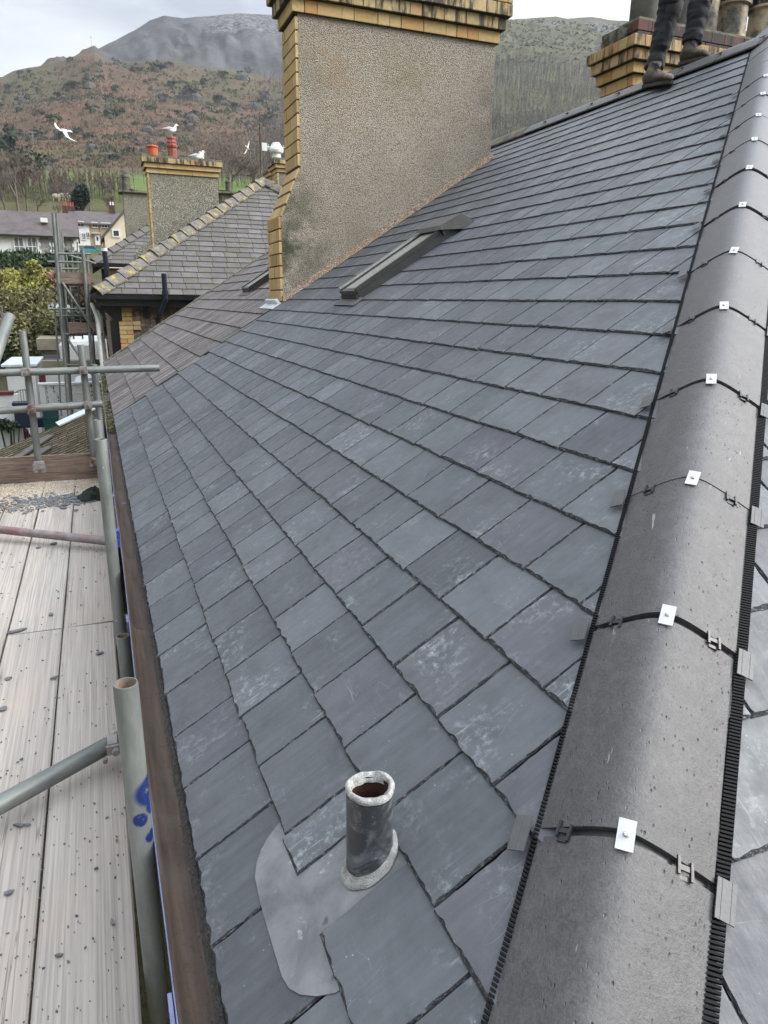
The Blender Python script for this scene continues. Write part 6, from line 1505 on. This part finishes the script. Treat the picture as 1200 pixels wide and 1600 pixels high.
    for sd in (-1, 1):
        s_ = sh_+side*.2*sd-V((0, 0, .03)); e_ = s_+side*.10*sd+V((0, -.05, -.33)); w_ = e_+V((.0, -.16, -.24))
        tor.loft([ring(s_+(e_-s_)*t, r, r, e_-s_, 14) for t, r in ((-.1, .05), (0, .075), (.5, .062), (1, .055))]+[ring(e_+(w_-e_)*t, r, r, w_-e_, 14) for t, r in ((.15, .054), (.5, .05), (1, .04))])
        body.loft([ring(e_+(w_-e_)*t, r, r, w_-e_, 12) for t, r in ((.3, .036), (1, .03), (1.1, .028))])
        hd = (w_-e_).normalized(); hs = hd.cross(V((0, 0, 1))).normalized(); pc_ = w_+hd*.06
        body.loft([[w_+hd*t+hs*a*math.cos(q)+hd.cross(hs)*b*math.sin(q) for q in [6.28318*k/12 for k in range(12)]] for t, a, b in ((.02, .028, .022), (.05, .040, .019), (.1, .042, .017), (.115, .03, .012))])
        for k, (o_, l_) in enumerate(((-.031, .07), (-.010, .08), (.011, .075), (.031, .06))):
            p0_ = w_+hd*.09+hs*o_; p1_ = p0_+hd*l_*.5+V((0, 0, -.004)); p2_ = p1_+(hd*.6+hd.cross(hs)*.7)*l_*.5; body.tube(p0_, p1_, .010, .009, 8); body.tube(p1_, p2_, .009, .007, 8)
        p0_ = w_+hd*.03+hs*.03*sd; body.tube(p0_, p0_+(hd*.6+hs*sd)*.05, .012, .010, 8); body.tube(p0_+(hd*.6+hs*sd)*.045, p0_+(hd*.6+hs*sd)*.045+hd*.04, .010, .008, 8)
    o = tor.build('jacket', 'jacket', g, smooth=2); m = o.modifiers.new('r', 'REMESH'); m.mode = 'VOXEL'; m.voxel_size = .014; m.use_smooth_shade = True; m = o.modifiers.new('s', 'SMOOTH'); m.iterations = 3
    hc = hipc+V((0, -.01, .86)); body.lathe(hipc+V((0, 0, .3)), [(0, 0), (.1, .05), (.14, .25), (.06, .36), (.055, .48), (0, .5)], 16)
    body.lathe(hc, [(0, -.13), (.05, -.12), (.07, -.08), (.083, -.02), (.09, .04), (.085, .09), (.055, .125), (0, .135)], 20, sx=.9, sy=1.08)
    fd = V((0, -1, 0)); body.loft([[hc+V((a*.014*(1+q*.5), -.095-.012*q, .01-.03*q+b*.01)) for a, b in ((-1, -1), (1, -1), (.6, 1), (-.6, 1))] for q in (0, .6, 1.1)])
    for sd in (-1, 1): body.lathe(hc+V((sd*.078, .01, 0)), [(0, -.03), (.014, -.02), (.016, .01), (0, .03)], 8)
    o = body.build('body', 'skin', g, smooth=2); m = o.modifiers.new('r', 'REMESH'); m.mode = 'VOXEL'; m.voxel_size = .009; m.use_smooth_shade = True
    for sd in (-1, 1): MB().lathe(hc+V((sd*.032, -.088, .02)), [(0, -.009), (.011, 0), (0, .009)], 10).build('eye', 'white', g)
    MB().box(tuple(hc+V((-.024, -.0925, -.062))), tuple(hc+V((.024, -.082, -.055)))).build('mouth', 'redpot', g)
    MB().lathe(hc+V((0, .012, .02)), [(.088, -.03), (.098, .03), (.092, .09), (.06, .13), (0, .142)], 20, sx=.93, sy=1.02).build('hair', 'hair', g, smooth=2)
man()
# ================================================================== air
if True:
    mb = MB(); mb.box((-900, -60, -12), (1900, 1900, 620)); o = mb.build('haze', 'plastic', fix=True)
    hm = bpy.data.materials.new('haze_air'); hm.use_nodes = True; nt = hm.node_tree; nt.nodes.clear(); ou = nt.nodes.new('ShaderNodeOutputMaterial'); pv = nt.nodes.new('ShaderNodeVolumePrincipled')
    pv.inputs['Density'].default_value = .00017; pv.inputs['Color'].default_value = (.86, .9, .96, 1); pv.inputs['Anisotropy'].default_value = .2
    nt.links.new(pv.outputs[0], ou.inputs['Volume']); o.data.materials.clear(); o.data.materials.append(hm); o['kind'] = 'stuff'; setattrs(o, 'thin pale haze in the air over the valley', 'haze')
